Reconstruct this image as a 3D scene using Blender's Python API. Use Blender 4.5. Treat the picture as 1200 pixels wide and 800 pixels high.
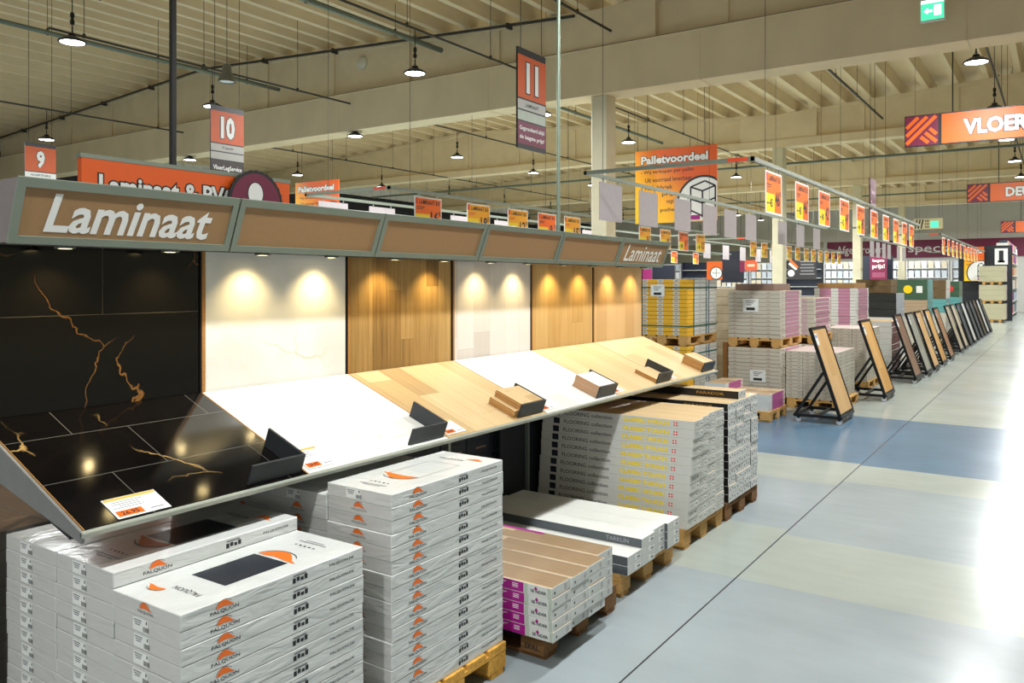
import bpy, bmesh, math, random
from mathutils import Matrix, Vector

random.seed(7)
for _o in list(bpy.data.objects):
    bpy.data.objects.remove(_o)
SC = bpy.context.scene
COL = SC.collection

# ------------------------------------------------------------------ camera
cam = bpy.data.cameras.new('camera')
cam.sensor_width = 36
cam.lens = 950 / 1200 * 36
cam.shift_y = -69 / 1200
cam.clip_end = 300
camo = bpy.data.objects.new('camera', cam)
COL.objects.link(camo)
camo.location = (0, 0, 1.9)
camo.rotation_euler = (math.radians(90), 0, math.radians(34.17))
SC.camera = camo

# ------------------------------------------------------------------ world, exposure
w = bpy.data.worlds.new('world')
SC.world = w
w.use_nodes = True
w.node_tree.nodes['Background'].inputs[0].default_value = (.95, 1.0, .99, 1)
w.node_tree.nodes['Background'].inputs[1].default_value = 0.5
SC.view_settings.view_transform = 'Standard'
SC.view_settings.look = 'None'
SC.view_settings.exposure = 0.1
SC.view_settings.gamma = 1.0
SC.view_settings.use_curve_mapping = False
LAMP_W = 195.0
LAMP_COL = (.97, 1.0, .99)
SPOT_W = 9.0
SPOT_COL = (1.0, .76, .36)

# ------------------------------------------------------------------ materials
def lin(c):
    r = []
    for v in c:
        v /= 255.0
        r.append(v / 12.92 if v <= .04045 else ((v + .055) / 1.055) ** 2.4)
    return (r[0], r[1], r[2], 1.0)

MATS = {}
def new(name):
    m = bpy.data.materials.new(name)
    m.use_nodes = True
    nt = m.node_tree
    return m, nt, nt.nodes['Principled BSDF']

def N(nt, t, **kw):
    n = nt.nodes.new('ShaderNode' + t)
    for k, v in kw.items():
        setattr(n, k, v)
    return n

def mat(name, c, rough=.5, metal=0, var=.06, bump=0, scale=12, stretch=(1, 1, 1), coat=0, spec=.5):
    """a plain surface with slight mottling of its own colour"""
    if name in MATS:
        return MATS[name]
    m, nt, b = new(name)
    tc = N(nt, 'TexCoord')
    mp = N(nt, 'Mapping')
    mp.inputs['Scale'].default_value = stretch
    nz = N(nt, 'TexNoise')
    nz.inputs['Scale'].default_value = scale
    nz.inputs['Detail'].default_value = 4
    nt.links.new(tc.outputs['Object'], mp.inputs[0])
    nt.links.new(mp.outputs[0], nz.inputs['Vector'])
    rp = N(nt, 'ValToRGB')
    l = lin(c)
    rp.color_ramp.elements[0].position = .3
    rp.color_ramp.elements[1].position = .7
    rp.color_ramp.elements[0].color = tuple(v * (1 - var) for v in l[:3]) + (1,)
    rp.color_ramp.elements[1].color = tuple(min(1, v * (1 + var)) for v in l[:3]) + (1,)
    nt.links.new(nz.outputs[0], rp.inputs[0])
    nt.links.new(rp.outputs[0], b.inputs['Base Color'])
    b.inputs['Roughness'].default_value = rough
    b.inputs['Metallic'].default_value = metal
    b.inputs['Coat Weight'].default_value = coat
    b.inputs['Coat Roughness'].default_value = .15
    b.inputs['Specular IOR Level'].default_value = spec
    if bump:
        bp = N(nt, 'Bump')
        bp.inputs['Strength'].default_value = bump
        bp.inputs['Distance'].default_value = .02
        nt.links.new(nz.outputs[0], bp.inputs['Height'])
        nt.links.new(bp.outputs[0], b.inputs['Normal'])
    MATS[name] = m
    return m

def flat(name, c, rough=.5, spec=.5, metal=0):
    if name in MATS:
        return MATS[name]
    m, nt, b = new(name)
    b.inputs['Base Color'].default_value = lin(c)
    b.inputs['Roughness'].default_value = rough
    b.inputs['Specular IOR Level'].default_value = spec
    b.inputs['Metallic'].default_value = metal
    MATS[name] = m
    return m

def emit(name, c, s):
    if name in MATS:
        return MATS[name]
    m, nt, b = new(name)
    b.inputs['Base Color'].default_value = lin(c)
    b.inputs['Emission Color'].default_value = lin(c)
    b.inputs['Emission Strength'].default_value = s
    MATS[name] = m
    return m

def math_n(nt, op, a, b=None, c=None):
    n = N(nt, 'Math', operation=op)
    for i, v in enumerate((a, b, c)):
        if v is None:
            continue
        if isinstance(v, (int, float)):
            n.inputs[i].default_value = v
        else:
            nt.links.new(v, n.inputs[i])
    return n.outputs[0]

def wood(name, cols, strip=.19, length=1.28, rough=.35, axes='xy', grain=1.0, gap=.0012, seed=0.0):
    """planks: strips across the first axis, running along the second, each plank with its own tone and grain"""
    if name in MATS:
        return MATS[name]
    m, nt, b = new(name)
    tc = N(nt, 'TexCoord')
    sp = N(nt, 'SeparateXYZ')
    nt.links.new(tc.outputs['Object'], sp.inputs[0])
    ix = {'x': 0, 'y': 1, 'z': 2}
    a = math_n(nt, 'ADD', sp.outputs[ix[axes[0]]], 50.03)
    l = math_n(nt, 'ADD', sp.outputs[ix[axes[1]]], 50.0)
    sn = math_n(nt, 'DIVIDE', a, strip)
    si = math_n(nt, 'FLOOR', sn)
    wn = N(nt, 'TexWhiteNoise', noise_dimensions='1D')
    nt.links.new(math_n(nt, 'ADD', si, seed), wn.inputs['W'])
    ln = math_n(nt, 'ADD', math_n(nt, 'DIVIDE', l, length), math_n(nt, 'MULTIPLY', wn.outputs[0], 3.7))
    li = math_n(nt, 'FLOOR', ln)
    wn2 = N(nt, 'TexWhiteNoise', noise_dimensions='2D')
    cb = N(nt, 'CombineXYZ')
    nt.links.new(si, cb.inputs[0])
    nt.links.new(li, cb.inputs[1])
    nt.links.new(cb.outputs[0], wn2.inputs['Vector'])
    # grain
    cb2 = N(nt, 'CombineXYZ')
    nt.links.new(math_n(nt, 'MULTIPLY', a, 46.0), cb2.inputs[0])
    nt.links.new(math_n(nt, 'MULTIPLY', l, 1.6), cb2.inputs[1])
    nt.links.new(math_n(nt, 'MULTIPLY', wn2.outputs[0], 40.0), cb2.inputs[2])
    nz = N(nt, 'TexNoise')
    nz.inputs['Scale'].default_value = 1.0
    nz.inputs['Detail'].default_value = 6
    nz.inputs['Roughness'].default_value = .65
    nz.inputs['Distortion'].default_value = .6
    nt.links.new(cb2.outputs[0], nz.inputs['Vector'])
    tone = math_n(nt, 'ADD', math_n(nt, 'MULTIPLY', wn2.outputs[0], .62), math_n(nt, 'MULTIPLY', nz.outputs[0], .55 * grain))
    tone = math_n(nt, 'SUBTRACT', tone, .28 * grain - .10)
    rp = N(nt, 'ValToRGB')
    el = rp.color_ramp.elements
    while len(el) < len(cols):
        el.new(.5)
    for i, c in enumerate(cols):
        el[i].position = i / (len(cols) - 1)
        el[i].color = lin(c)
    nt.links.new(tone, rp.inputs[0])
    # joints between planks
    f = math_n(nt, 'FRACT', sn)
    j = math_n(nt, 'LESS_THAN', f, gap / strip)
    f2 = math_n(nt, 'FRACT', ln)
    j2 = math_n(nt, 'LESS_THAN', f2, gap / length)
    jj = math_n(nt, 'MAXIMUM', j, j2)
    mx = N(nt, 'MixRGB')
    mx.inputs[2].default_value = tuple(v * .35 for v in lin(cols[0])[:3]) + (1,)
    nt.links.new(math_n(nt, 'MULTIPLY', jj, .8), mx.inputs[0])
    nt.links.new(rp.outputs[0], mx.inputs[1])
    nt.links.new(mx.outputs[0], b.inputs['Base Color'])
    b.inputs['Roughness'].default_value = rough
    MATS[name] = m
    return m

def marble(name, base, vein, grout, tile=(.6, .3), veinw=.012, rough=.12, amount=.55, scale=1.6, coat=0.0, offs=0):
    m, nt, b = new(name)
    tc = N(nt, 'TexCoord')
    mp = N(nt, 'Mapping')
    mp.inputs['Location'].default_value = (offs, offs * .7, 0)
    nt.links.new(tc.outputs['Object'], mp.inputs[0])
    warp = N(nt, 'TexNoise')
    warp.inputs['Scale'].default_value = 3.2
    warp.inputs['Detail'].default_value = 7
    nt.links.new(mp.outputs[0], warp.inputs['Vector'])
    mixv = N(nt, 'MixRGB', blend_type='ADD')
    mixv.inputs[0].default_value = .35
    nt.links.new(mp.outputs[0], mixv.inputs[1])
    nt.links.new(warp.outputs['Color'], mixv.inputs[2])
    vo = N(nt, 'TexVoronoi', feature='DISTANCE_TO_EDGE')
    vo.inputs['Scale'].default_value = scale
    nt.links.new(mixv.outputs[0], vo.inputs['Vector'])
    v1 = N(nt, 'MapRange')
    v1.inputs['From Min'].default_value = 0
    v1.inputs['From Max'].default_value = veinw
    v1.inputs['To Min'].default_value = 1
    v1.inputs['To Max'].default_value = 0
    nt.links.new(vo.outputs['Distance'], v1.inputs['Value'])
    msk = N(nt, 'TexNoise')
    msk.inputs['Scale'].default_value = 1.5
    msk.inputs['Detail'].default_value = 2
    nt.links.new(mp.outputs[0], msk.inputs['Vector'])
    mm = N(nt, 'MapRange')
    mm.inputs['From Min'].default_value = amount
    mm.inputs['From Max'].default_value = amount + .1
    nt.links.new(msk.outputs[0], mm.inputs['Value'])
    fac = math_n(nt, 'MULTIPLY', v1.outputs[0], mm.outputs[0])
    cl = N(nt, 'TexNoise')
    cl.inputs['Scale'].default_value = 2.3
    cl.inputs['Detail'].default_value = 6
    nt.links.new(mp.outputs[0], cl.inputs['Vector'])
    rp = N(nt, 'ValToRGB')
    lb = lin(base)
    rp.color_ramp.elements[0].position = .35
    rp.color_ramp.elements[0].color = tuple(v * .86 for v in lb[:3]) + (1,)
    rp.color_ramp.elements[1].position = .68
    rp.color_ramp.elements[1].color = tuple(min(1, v * 1.1) for v in lb[:3]) + (1,)
    nt.links.new(cl.outputs[0], rp.inputs[0])
    mx = N(nt, 'MixRGB')
    mx.inputs[2].default_value = lin(vein)
    nt.links.new(fac, mx.inputs[0])
    nt.links.new(rp.outputs[0], mx.inputs[1])
    br = N(nt, 'TexBrick')
    br.offset = .37
    br.inputs['Scale'].default_value = 1
    br.inputs['Brick Width'].default_value = tile[0]
    br.inputs['Row Height'].default_value = tile[1]
    br.inputs['Mortar Size'].default_value = .0018
    br.inputs['Mortar Smooth'].default_value = 0
    nt.links.new(tc.outputs['Object'], br.inputs['Vector'])
    mx2 = N(nt, 'MixRGB')
    mx2.inputs[2].default_value = lin(grout)
    nt.links.new(br.outputs['Fac'], mx2.inputs[0])
    nt.links.new(mx.outputs[0], mx2.inputs[1])
    nt.links.new(mx2.outputs[0], b.inputs['Base Color'])
    b.inputs['Roughness'].default_value = rough
    b.inputs['Coat Weight'].default_value = coat
    MATS[name] = m
    return m

def film(name, c, rough=.28, strength=.5, var=.03):
    """carton under tight clear wrap: taut diagonal wrinkles and a gloss"""
    if name in MATS:
        return MATS[name]
    m, nt, b = new(name)
    tc = N(nt, 'TexCoord')
    oi = N(nt, 'ObjectInfo')
    mp = N(nt, 'Mapping')
    mp.inputs['Rotation'].default_value = (math.radians(24), math.radians(12), 0)
    mp.inputs['Scale'].default_value = (6, 5.5, 20)
    nt.links.new(tc.outputs['Object'], mp.inputs[0])
    ad = N(nt, 'VectorMath', operation='ADD')
    nt.links.new(mp.outputs[0], ad.inputs[0])
    nt.links.new(math_n(nt, 'MULTIPLY', oi.outputs['Random'], 37.0), ad.inputs[1])
    nz = N(nt, 'TexNoise')
    nz.inputs['Scale'].default_value = 1
    nz.inputs['Detail'].default_value = 3
    nz.inputs['Distortion'].default_value = .8
    nt.links.new(ad.outputs[0], nz.inputs['Vector'])
    bp = N(nt, 'Bump')
    bp.inputs['Strength'].default_value = strength
    bp.inputs['Distance'].default_value = .012
    nt.links.new(nz.outputs[0], bp.inputs['Height'])
    nt.links.new(bp.outputs[0], b.inputs['Normal'])
    l = lin(c)
    b.inputs['Base Color'].default_value = l
    b.inputs['Roughness'].default_value = rough
    MATS[name] = m
    return m

WHITE = flat('white_paint', (232, 232, 228), .45)
PAPER = flat('white_paper', (236, 236, 232), .6)
INK = flat('black_ink', (28, 28, 30), .5)
GREYINK = flat('grey_ink', (120, 122, 126), .6)
ORANGE = flat('orange_print', (230, 100, 8), .45)
SWOOSH = flat('swoosh_orange', (236, 112, 30), .45)
YELLOW = flat('yellow_print', (252, 214, 10), .5)
AMBER = flat('amber_print', (252, 172, 14), .5)
RED = flat('red_print', (214, 52, 40), .5)
BLUEINK = flat('blue_ink', (60, 90, 170), .5)
MAROON = flat('maroon_print', (112, 20, 58), .45)
MAGENTA = flat('magenta_print', (160, 22, 128), .4)
BLACK = flat('black_paint', (16, 16, 17), .45)
DARKBOARD = mat('dark_board', (30, 32, 40), .6)
STEEL = mat('grey_steel', (150, 156, 150), .35, .6)
GREENSTEEL = mat('grey_green_aluminium', (132, 140, 126), .4, .35, var=.04, scale=6)
CREAM = mat('cream_concrete', (232, 214, 178), .8, var=.05, scale=2, bump=.05)
CREAMWRAP = mat('cream_sheet', (230, 212, 176), .75, var=.05, scale=1.6, bump=.25, stretch=(1, 1, .5))
ROOF = mat('cream_roof_sheet', (226, 206, 168), .7, var=.04, scale=1.5)
COLUMN = mat('cream_column', (222, 214, 186), .7, var=.03, scale=5)
BROWN = mat('brown_fascia', (156, 120, 80), .5, var=.03, scale=60)
ENDGREY = mat('mauve_grey_sheet', (128, 118, 116), .5, var=.04)
CARDBOARD = mat('brown_cardboard', (150, 112, 66), .75, var=.08)
CHIP = mat('brown_core_board', (170, 118, 54), .7, var=.15, scale=80)
HOLDER = mat('charcoal_holder', (44, 48, 52), .45, var=.05)
STANDBLACK = mat('black_steel_tube', (18, 18, 20), .4, .3, var=.05)
CASTER = mat('pale_caster', (190, 194, 200), .4)
LILAC = mat('lilac_grey_card', (176, 166, 168), .7, var=.03)
PIPE = mat('grey_green_pipe', (112, 122, 110), .45, .4)
DARKPIPE = mat('dark_pipe', (52, 50, 42), .5)
LAMPBLACK = mat('dark_lamp_housing', (34, 38, 44), .4, .4)
PALLET = mat('pallet_wood', (196, 152, 88), .8, var=.22, scale=9, stretch=(1, 7, 7), bump=.2)
PALLETY = mat('yellow_pallet_wood', (212, 158, 66), .8, var=.2, scale=9, stretch=(1, 7, 7), bump=.2)
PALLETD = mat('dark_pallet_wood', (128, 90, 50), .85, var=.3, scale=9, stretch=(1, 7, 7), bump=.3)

# ------------------------------------------------------------------ mesh builder
_TXT = {}
def text_geo(s, bold=0.0, shear=0.0):
    k = (s, bold, shear)
    if k in _TXT:
        return _TXT[k]
    cu = bpy.data.curves.new('t', 'FONT')
    cu.body = s
    cu.size = 1
    cu.offset = bold
    cu.shear = shear
    cu.resolution_u = 2
    cu.fill_mode = 'FRONT'
    ob = bpy.data.objects.new('t', cu)
    me = bpy.data.meshes.new_from_object(ob)
    vs = [(v.co.x, v.co.y) for v in me.vertices]
    fs = [tuple(p.vertices) for p in me.polygons]
    bpy.data.objects.remove(ob)
    bpy.data.curves.remove(cu)
    bpy.data.meshes.remove(me)
    x0 = min(v[0] for v in vs); x1 = max(v[0] for v in vs)
    y0 = min(v[1] for v in vs); y1 = max(v[1] for v in vs)
    _TXT[k] = (vs, fs, (x0, x1, y0, y1))
    return _TXT[k]

class MB:
    def __init__(self):
        self.v, self.f, self.m = [], [], []
        self.M = None
    def add(self, vs, fs, mi=0):
        o = len(self.v)
        if self.M is not None:
            vs = [self.M @ Vector(p) for p in vs]
        self.v += [tuple(p) for p in vs]
        for q in fs:
            self.f.append(tuple(i + o for i in q))
            self.m.append(mi)
        return self
    def box(self, x0, x1, y0, y1, z0, z1, mi=0):
        if x0 > x1: x0, x1 = x1, x0
        if y0 > y1: y0, y1 = y1, y0
        if z0 > z1: z0, z1 = z1, z0
        vs = [(x, y, z) for z in (z0, z1) for y in (y0, y1) for x in (x0, x1)]
        fs = [(0, 2, 3, 1), (4, 5, 7, 6), (0, 1, 5, 4), (2, 6, 7, 3), (0, 4, 6, 2), (1, 3, 7, 5)]
        if isinstance(mi, int):
            return self.add(vs, fs, mi)
        o = len(self.v)
        self.add(vs, fs, 0)
        for k, q in enumerate(mi):          # material per face: bottom, top, -y, +y, -x, +x
            self.m[len(self.m) - 6 + k] = q
        return self
    def prism(self, pts, axis, a0, a1, mi=0):
        """2-D polygon swept along axis ('x': pts are (y,z); 'y': (x,z); 'z': (x,y))"""
        n = len(pts)
        def P(p, a):
            return {'x': (a, p[0], p[1]), 'y': (p[0], a, p[1]), 'z': (p[0], p[1], a)}[axis]
        vs = [P(p, a0) for p in pts] + [P(p, a1) for p in pts]
        fs = [tuple(range(n)), tuple(range(2 * n - 1, n - 1, -1))]
        fs += [(i, i + n, (i + 1) % n + n, (i + 1) % n) for i in range(n)]
        return self.add(vs, fs, mi)
    def tube(self, p0, p1, r, n=8, mi=0, r2=None):
        p0, p1 = Vector(p0), Vector(p1)
        d = (p1 - p0).normalized()
        a = d.orthogonal().normalized()
        b = d.cross(a)
        r2 = r if r2 is None else r2
        vs = []
        for p, rr in ((p0, r), (p1, r2)):
            for i in range(n):
                t = 2 * math.pi * i / n
                vs.append(p + (a * math.cos(t) + b * math.sin(t)) * rr)
        fs = [(i, (i + 1) % n, (i + 1) % n + n, i + n) for i in range(n)]
        fs += [tuple(range(n - 1, -1, -1)), tuple(range(n, 2 * n))]
        return self.add(vs, fs, mi)
    def lathe(self, prof, n=20, c=(0, 0, 0), mi=0):
        vs, fs = [], []
        for r, z in prof:
            for i in range(n):
                t = 2 * math.pi * i / n
                vs.append((c[0] + r * math.cos(t), c[1] + r * math.sin(t), c[2] + z))
        for k in range(len(prof) - 1):
            for i in range(n):
                j = (i + 1) % n
                fs.append((k * n + i, k * n + j, (k + 1) * n + j, (k + 1) * n + i))
        return self.add(vs, fs, mi)
    def poly(self, pts, o, u, v, mi=0):
        o, u, v = Vector(o), Vector(u), Vector(v)
        return self.add([o + u * p[0] + v * p[1] for p in pts], [tuple(range(len(pts)))], mi)
    def rect(self, o, u, v, w, h, mi=0):
        return self.poly([(-w / 2, -h / 2), (w / 2, -h / 2), (w / 2, h / 2), (-w / 2, h / 2)], o, u, v, mi)
    def disc(self, o, u, v, r, mi=0, ry=None, n=28):
        ry = ry or r
        return self.poly([(r * math.cos(2 * math.pi * i / n), ry * math.sin(2 * math.pi * i / n)) for i in range(n)], o, u, v, mi)
    def text(self, s, o, u, v, w, h, mi=0, bold=0.0, shear=0.0):
        """lettering fitted to a w x h box centred on o"""
        vs, fs, (x0, x1, y0, y1) = text_geo(s, bold, shear)
        o, u, v = Vector(o), Vector(u), Vector(v)
        sx, sy = w / (x1 - x0), h / (y1 - y0)
        cx, cy = (x0 + x1) / 2, (y0 + y1) / 2
        return self.add([o + u * ((p[0] - cx) * sx) + v * ((p[1] - cy) * sy) for p in vs], fs, mi)
    def mesh(self, name, mats, bevel=0, smooth=False):
        me = bpy.data.meshes.new(name)
        me.from_pydata(self.v, [], self.f)
        for m in (mats if isinstance(mats, (list, tuple)) else [mats]):
            me.materials.append(m)
        me.polygons.foreach_set('material_index', self.m)
        if bevel:
            bm = bmesh.new()
            bm.from_mesh(me)
            bmesh.ops.bevel(bm, geom=bm.edges[:], offset=bevel, segments=1, affect='EDGES', clamp_overlap=True)
            bm.to_mesh(me)
            bm.free()
        if smooth:
            me.polygons.foreach_set('use_smooth', [True] * len(me.polygons))
            try:
                me.set_sharp_from_angle(angle=math.radians(40))
            except Exception:
                pass
        me.update()
        return me

def ob(name, me, parent=None, M=None, loc=None):
    o = bpy.data.objects.new(name, me)
    COL.objects.link(o)
    if parent is not None:
        o.parent = parent
    if M is not None:
        o.matrix_local = M
    if loc is not None:
        o.location = loc
    return o

def tag(o, label, cat, group=None):
    o['label'] = label
    o['category'] = cat
    if group:
        o['group'] = group
    return o

def thing(name, label, cat, loc=(0, 0, 0), rz=0.0, group=None, me=None):
    o = ob(name, me, loc=loc)
    o.rotation_euler = (0, 0, rz)
    return tag(o, label, cat, group)

def struct(name, me, loc=(0, 0, 0)):
    o = ob(name, me, loc=loc)
    o['kind'] = 'structure'
    return o

def axes(o, x, y, z):
    x, y, z, o = Vector(x), Vector(y), Vector(z), Vector(o)
    return Matrix(((x.x, y.x, z.x, o.x), (x.y, y.y, z.y, o.y), (x.z, y.z, z.z, o.z), (0, 0, 0, 1)))

def copy_tree(o, parent=None):
    c = o.copy()
    COL.objects.link(c)
    if parent is not None:
        mi = o.matrix_local.copy()
        c.parent = parent
        c.matrix_local = mi
    for ch in o.children:
        copy_tree(ch, c)
    return c

ORD = 'first second third fourth fifth sixth seventh eighth ninth tenth eleventh twelfth thirteenth fourteenth fifteenth sixteenth seventeenth eighteenth nineteenth twentieth'.split()
def nth(i):
    return ORD[i] if i < len(ORD) else f'{i + 1}th'

UX, UY, UZ = Vector((1, 0, 0)), Vector((0, 1, 0)), Vector((0, 0, 1))

# ================================================================== the building
def roof(x):
    # valley on the column line x = -7.5, ridges 12.5 m either side
    t = (x + 7.5) % 25.0
    t = min(t, 25.0 - t)
    return 7.25 + .75 * t / 12.5

XL, XR, Y0, Y1 = -32.5, 9.0, -7.0, 62.5
# floor: coated slabs with their own colours
FM = []
def floor_mat(name, c, rough=.22):
    m, nt, b = new(name)
    tc = N(nt, 'TexCoord')
    nz = N(nt, 'TexNoise')
    nz.inputs['Scale'].default_value = .9
    nz.inputs['Detail'].default_value = 6
    nt.links.new(tc.outputs['Object'], nz.inputs['Vector'])
    mp = N(nt, 'Mapping')
    mp.inputs['Scale'].default_value = (1.2, 5, 1)
    mp.inputs['Rotation'].default_value = (0, 0, .25)
    nt.links.new(tc.outputs['Object'], mp.inputs[0])
    n2 = N(nt, 'TexNoise')
    n2.inputs['Scale'].default_value = 2
    n2.inputs['Detail'].default_value = 4
    nt.links.new(mp.outputs[0], n2.inputs['Vector'])
    t = math_n(nt, 'ADD', math_n(nt, 'MULTIPLY', nz.outputs[0], .8), math_n(nt, 'MULTIPLY', n2.outputs[0], .2))
    rp = N(nt, 'ValToRGB')
    l = lin(c)
    rp.color_ramp.elements[0].position = .33
    rp.color_ramp.elements[0].color = tuple(v * .88 for v in l[:3]) + (1,)
    rp.color_ramp.elements[1].position = .66
    rp.color_ramp.elements[1].color = tuple(min(1, v * 1.07) for v in l[:3]) + (1,)
    nt.links.new(t, rp.inputs[0])
    nt.links.new(rp.outputs[0], b.inputs['Base Color'])
    r2 = N(nt, 'MapRange')
    r2.inputs['To Min'].default_value = rough - .05
    r2.inputs['To Max'].default_value = rough + .05
    nt.links.new(n2.outputs[0], r2.inputs['Value'])
    nt.links.new(r2.outputs[0], b.inputs['Roughness'])
    b.inputs['Specular IOR Level'].default_value = .24
    FM.append(m)
    return len(FM) - 1
F_GREY = floor_mat('floor_blue_grey', (150, 159, 163))
F_CREAM = floor_mat('floor_pale_cream', (160, 167, 160))
F_BLUE = floor_mat('floor_blue', (90, 118, 142))
F_PALE = floor_mat('floor_pale_grey', (156, 164, 161))
mb = MB()
JX = -1.74
def slab(x0, x1, y0, y1, mi):
    mb.add([(x0, y0, 0), (x1, y0, 0), (x1, y1, 0), (x0, y1, 0)], [(0, 1, 2, 3)], mi)
for a, b_, mi in ((Y0, 5.13, F_GREY), (5.13, 6.22, F_CREAM), (6.22, 8.2, F_GREY), (8.2, 9.02, F_CREAM), (9.02, 12.28, F_BLUE), (12.28, 14.6, F_CREAM), (14.6, 16.4, F_PALE), (16.4, 19.5, F_CREAM), (19.5, 22, F_PALE), (22, 27, F_CREAM), (27, 31, F_PALE), (31, Y1, F_CREAM)):
    slab(JX + .006, XR, a, b_, mi)
for a, b_, mi in ((Y0, 5.13, F_GREY), (5.13, 6.35, F_CREAM), (6.35, 8.0, F_GREY), (8.0, 9.08, F_CREAM), (9.08, 12.3, F_BLUE), (12.3, Y1, F_CREAM)):
    slab(XL, JX - .006, a, b_, mi)
FM.append(flat('floor_joint', (40, 42, 44), .9))
mb.add([(JX - .006, Y0, -.002), (JX + .006, Y0, -.002), (JX + .006, Y1, -.002), (JX - .006, Y1, -.002)], [(0, 1, 2, 3)], len(FM) - 1)
struct('floor', mb.mesh('floor', FM))

# ceiling: deep ribbed roof sheets running along the aisle
mb = MB()
prof = []
x = XL
while x < XR:
    z = roof(x)
    prof += [(x - .07, z), (x + .07, z), (x + .13, z + .32), (x + .62, z + .32)]
    x += .75
n = len(prof)
vs = [(p[0], Y0, p[1]) for p in prof] + [(p[0], Y1, p[1]) for p in prof]
mb.add(vs, [(i, i + 1, i + 1 + n, i + n) for i in range(n - 1)])
struct('ceiling', mb.mesh('ceiling', ROOF))

BEAMS = [2.27, 14.27, 26.3, 38.3, 50.3]
def beam(y):
    m = MB()
    xs = [XL, -20, -7.5, 5, XR]
    top = [(x, roof(x) - .005) for x in xs]
    poly = [(XL, 6.4), (XR, 6.4)] + top[::-1]
    m.prism(poly, 'y', y - .08, y + .08)
    tf = [(x, z) for x, z in top] + [(x, z - .12) for x, z in top[::-1]]
    m.prism(tf, 'y', y - .16, y + .16)
    m.box(XL, XR, y - .25, y + .25, 6.2, 6.44)
    m.prism([(-.25, 6.44), (.25, 6.44), (.08, 6.52), (-.08, 6.52)], 'x', XL, XR)
    m.v[-8:] = [(p[0], p[1] + y, p[2]) for p in m.v[-8:]]
    for i in range(-14, 9):
        xx = -7.5 + i * 2.5
        if XL < xx < XR and abs(xx + 7.5) > .1:
            m.box(xx - .07, xx + .07, y - .13, y + .13, 6.44, roof(xx) - .06)
    m.prism([(-8.7, 6.4), (-6.3, 6.4), (-6.3, roof(-6.3) - .01), (-7.5, roof(-7.5) - .01), (-8.7, roof(-8.7) - .01)], 'y', y - .22, y + .22)
    return struct('beam', m.mesh('beam', CREAM))
for y in BEAMS:
    beam(y)
mb = MB()
mb.box(XL, XR, 14.27 - .30, 14.27 + .30, 5.56, 6.46)
for xx in (-29, -24.2, -19, -14.6, -10.1, -5.4, -1.2, 3.1):
    mb.box(xx - .01, xx + .01, 14.27 - .306, 14.27 + .306, 5.55, 6.465)
mb.box(XL, XR, 14.27 - .31, 14.27 + .31, 6.44, 6.475)
mb.box(XL, XR, 14.27 - .262, 14.27 + .262, 6.475, 6.50, 1)  # solid dark strip along the seam: shade painted in as colour
struct('beam', mb.mesh('beam_sheet', [CREAMWRAP, flat('painted_seam_shade', (70, 62, 46), .9)]))
cb = MB()
cb.box(-.17, .17, -.2, .2, 0, 6.2)
cb_me = cb.mesh('column', COLUMN, bevel=.015)
cb2 = MB()
cb2.box(-.17, .17, -.2, .2, 0, 5.56)
cb2_me = cb2.mesh('column_short', COLUMN, bevel=.015)
for i, y in enumerate(BEAMS[1:]):
    struct('column', cb2_me if i == 0 else cb_me, (-7.5, y, 0))
# walls
WALLW = mat('white_corrugated_wall', (226, 226, 222), .6, var=.02)
WALLG = mat('grey_green_wall', (176, 174, 152), .8, var=.05, scale=.6)
mb = MB()
mb.box(XL - .2, XL, Y0, Y1, 0, 5.9, 0)
mb.box(XL - .2, XL - .02, Y0, Y1, 5.9, 6.75, 1)
yy = Y0
while yy < Y1:
    mb.box(XL - .2, XL - .05, yy, yy + .25, 6.75, 7.5, 2)
    mb.box(XL - .2, XL - .01, yy + .25, yy + .5, 6.75, 7.5, 2)
    yy += .5
struct('wall_left', mb.mesh('wall_left', [WALLG, DARKBOARD, WALLW]))
mb = MB()
mb.box(XL, XR, Y1, Y1 + .2, 0, 8.4, 0)
mb.box(XL, -14.6, Y1 - .05, Y1, 3.3, 4.9, 1)
struct('wall_right_blocker', MB().box(XR, XR + .2, Y0, Y1, 0, 8.4).mesh('wall_right_blocker', WALLG))  # added wall out of view, keeps world light from glaring on the floor
struct('wall_back', mb.mesh('wall_back', [mat('pale_grey_wall', (236, 236, 230), .8, var=.03, scale=.5), WALLG]))

# ================================================================== display: headers, panels, frame
YB = [1.43, 2.40, 3.37, 4.355, 5.35, 6.365, 7.38]
BX = -3.45
HDR_P = [(-3.243, 2.05), (-3.154, 2.285), (-3.446, 2.285), (-3.446, 2.05)]
_f0, _f1 = Vector((-3.243, 0, 2.05)), Vector((-3.154, 0, 2.285))
HV = (_f1 - _f0).normalized()           # up the sloping fascia
HN = Vector((HV.z, 0, -HV.x))           # out of it
HL = (_f1 - _f0).length
HLAB = ['brown display header lettered in big white letters above the black marble panel',
        'brown blank display header above the white marble panel',
        'brown blank display header above the dark-streaked oak wall panel',
        'brown blank display header above the whitewashed plank wall panel',
        'brown blank display header above the honey oak panel beside the whitewashed one',
        'brown display header with slim white lettering at the pallet end of the display']
spot_me = MB().lathe([(.0, .0), (.036, .0), (.04, -.012), (.03, -.014)], 16).mesh('spotlight', STEEL, smooth=True)
lens_me = MB().lathe([(.0, -.013), (.029, -.013)], 16).mesh('lens', emit('warm_spot_lens', (255, 226, 160), 12))
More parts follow.
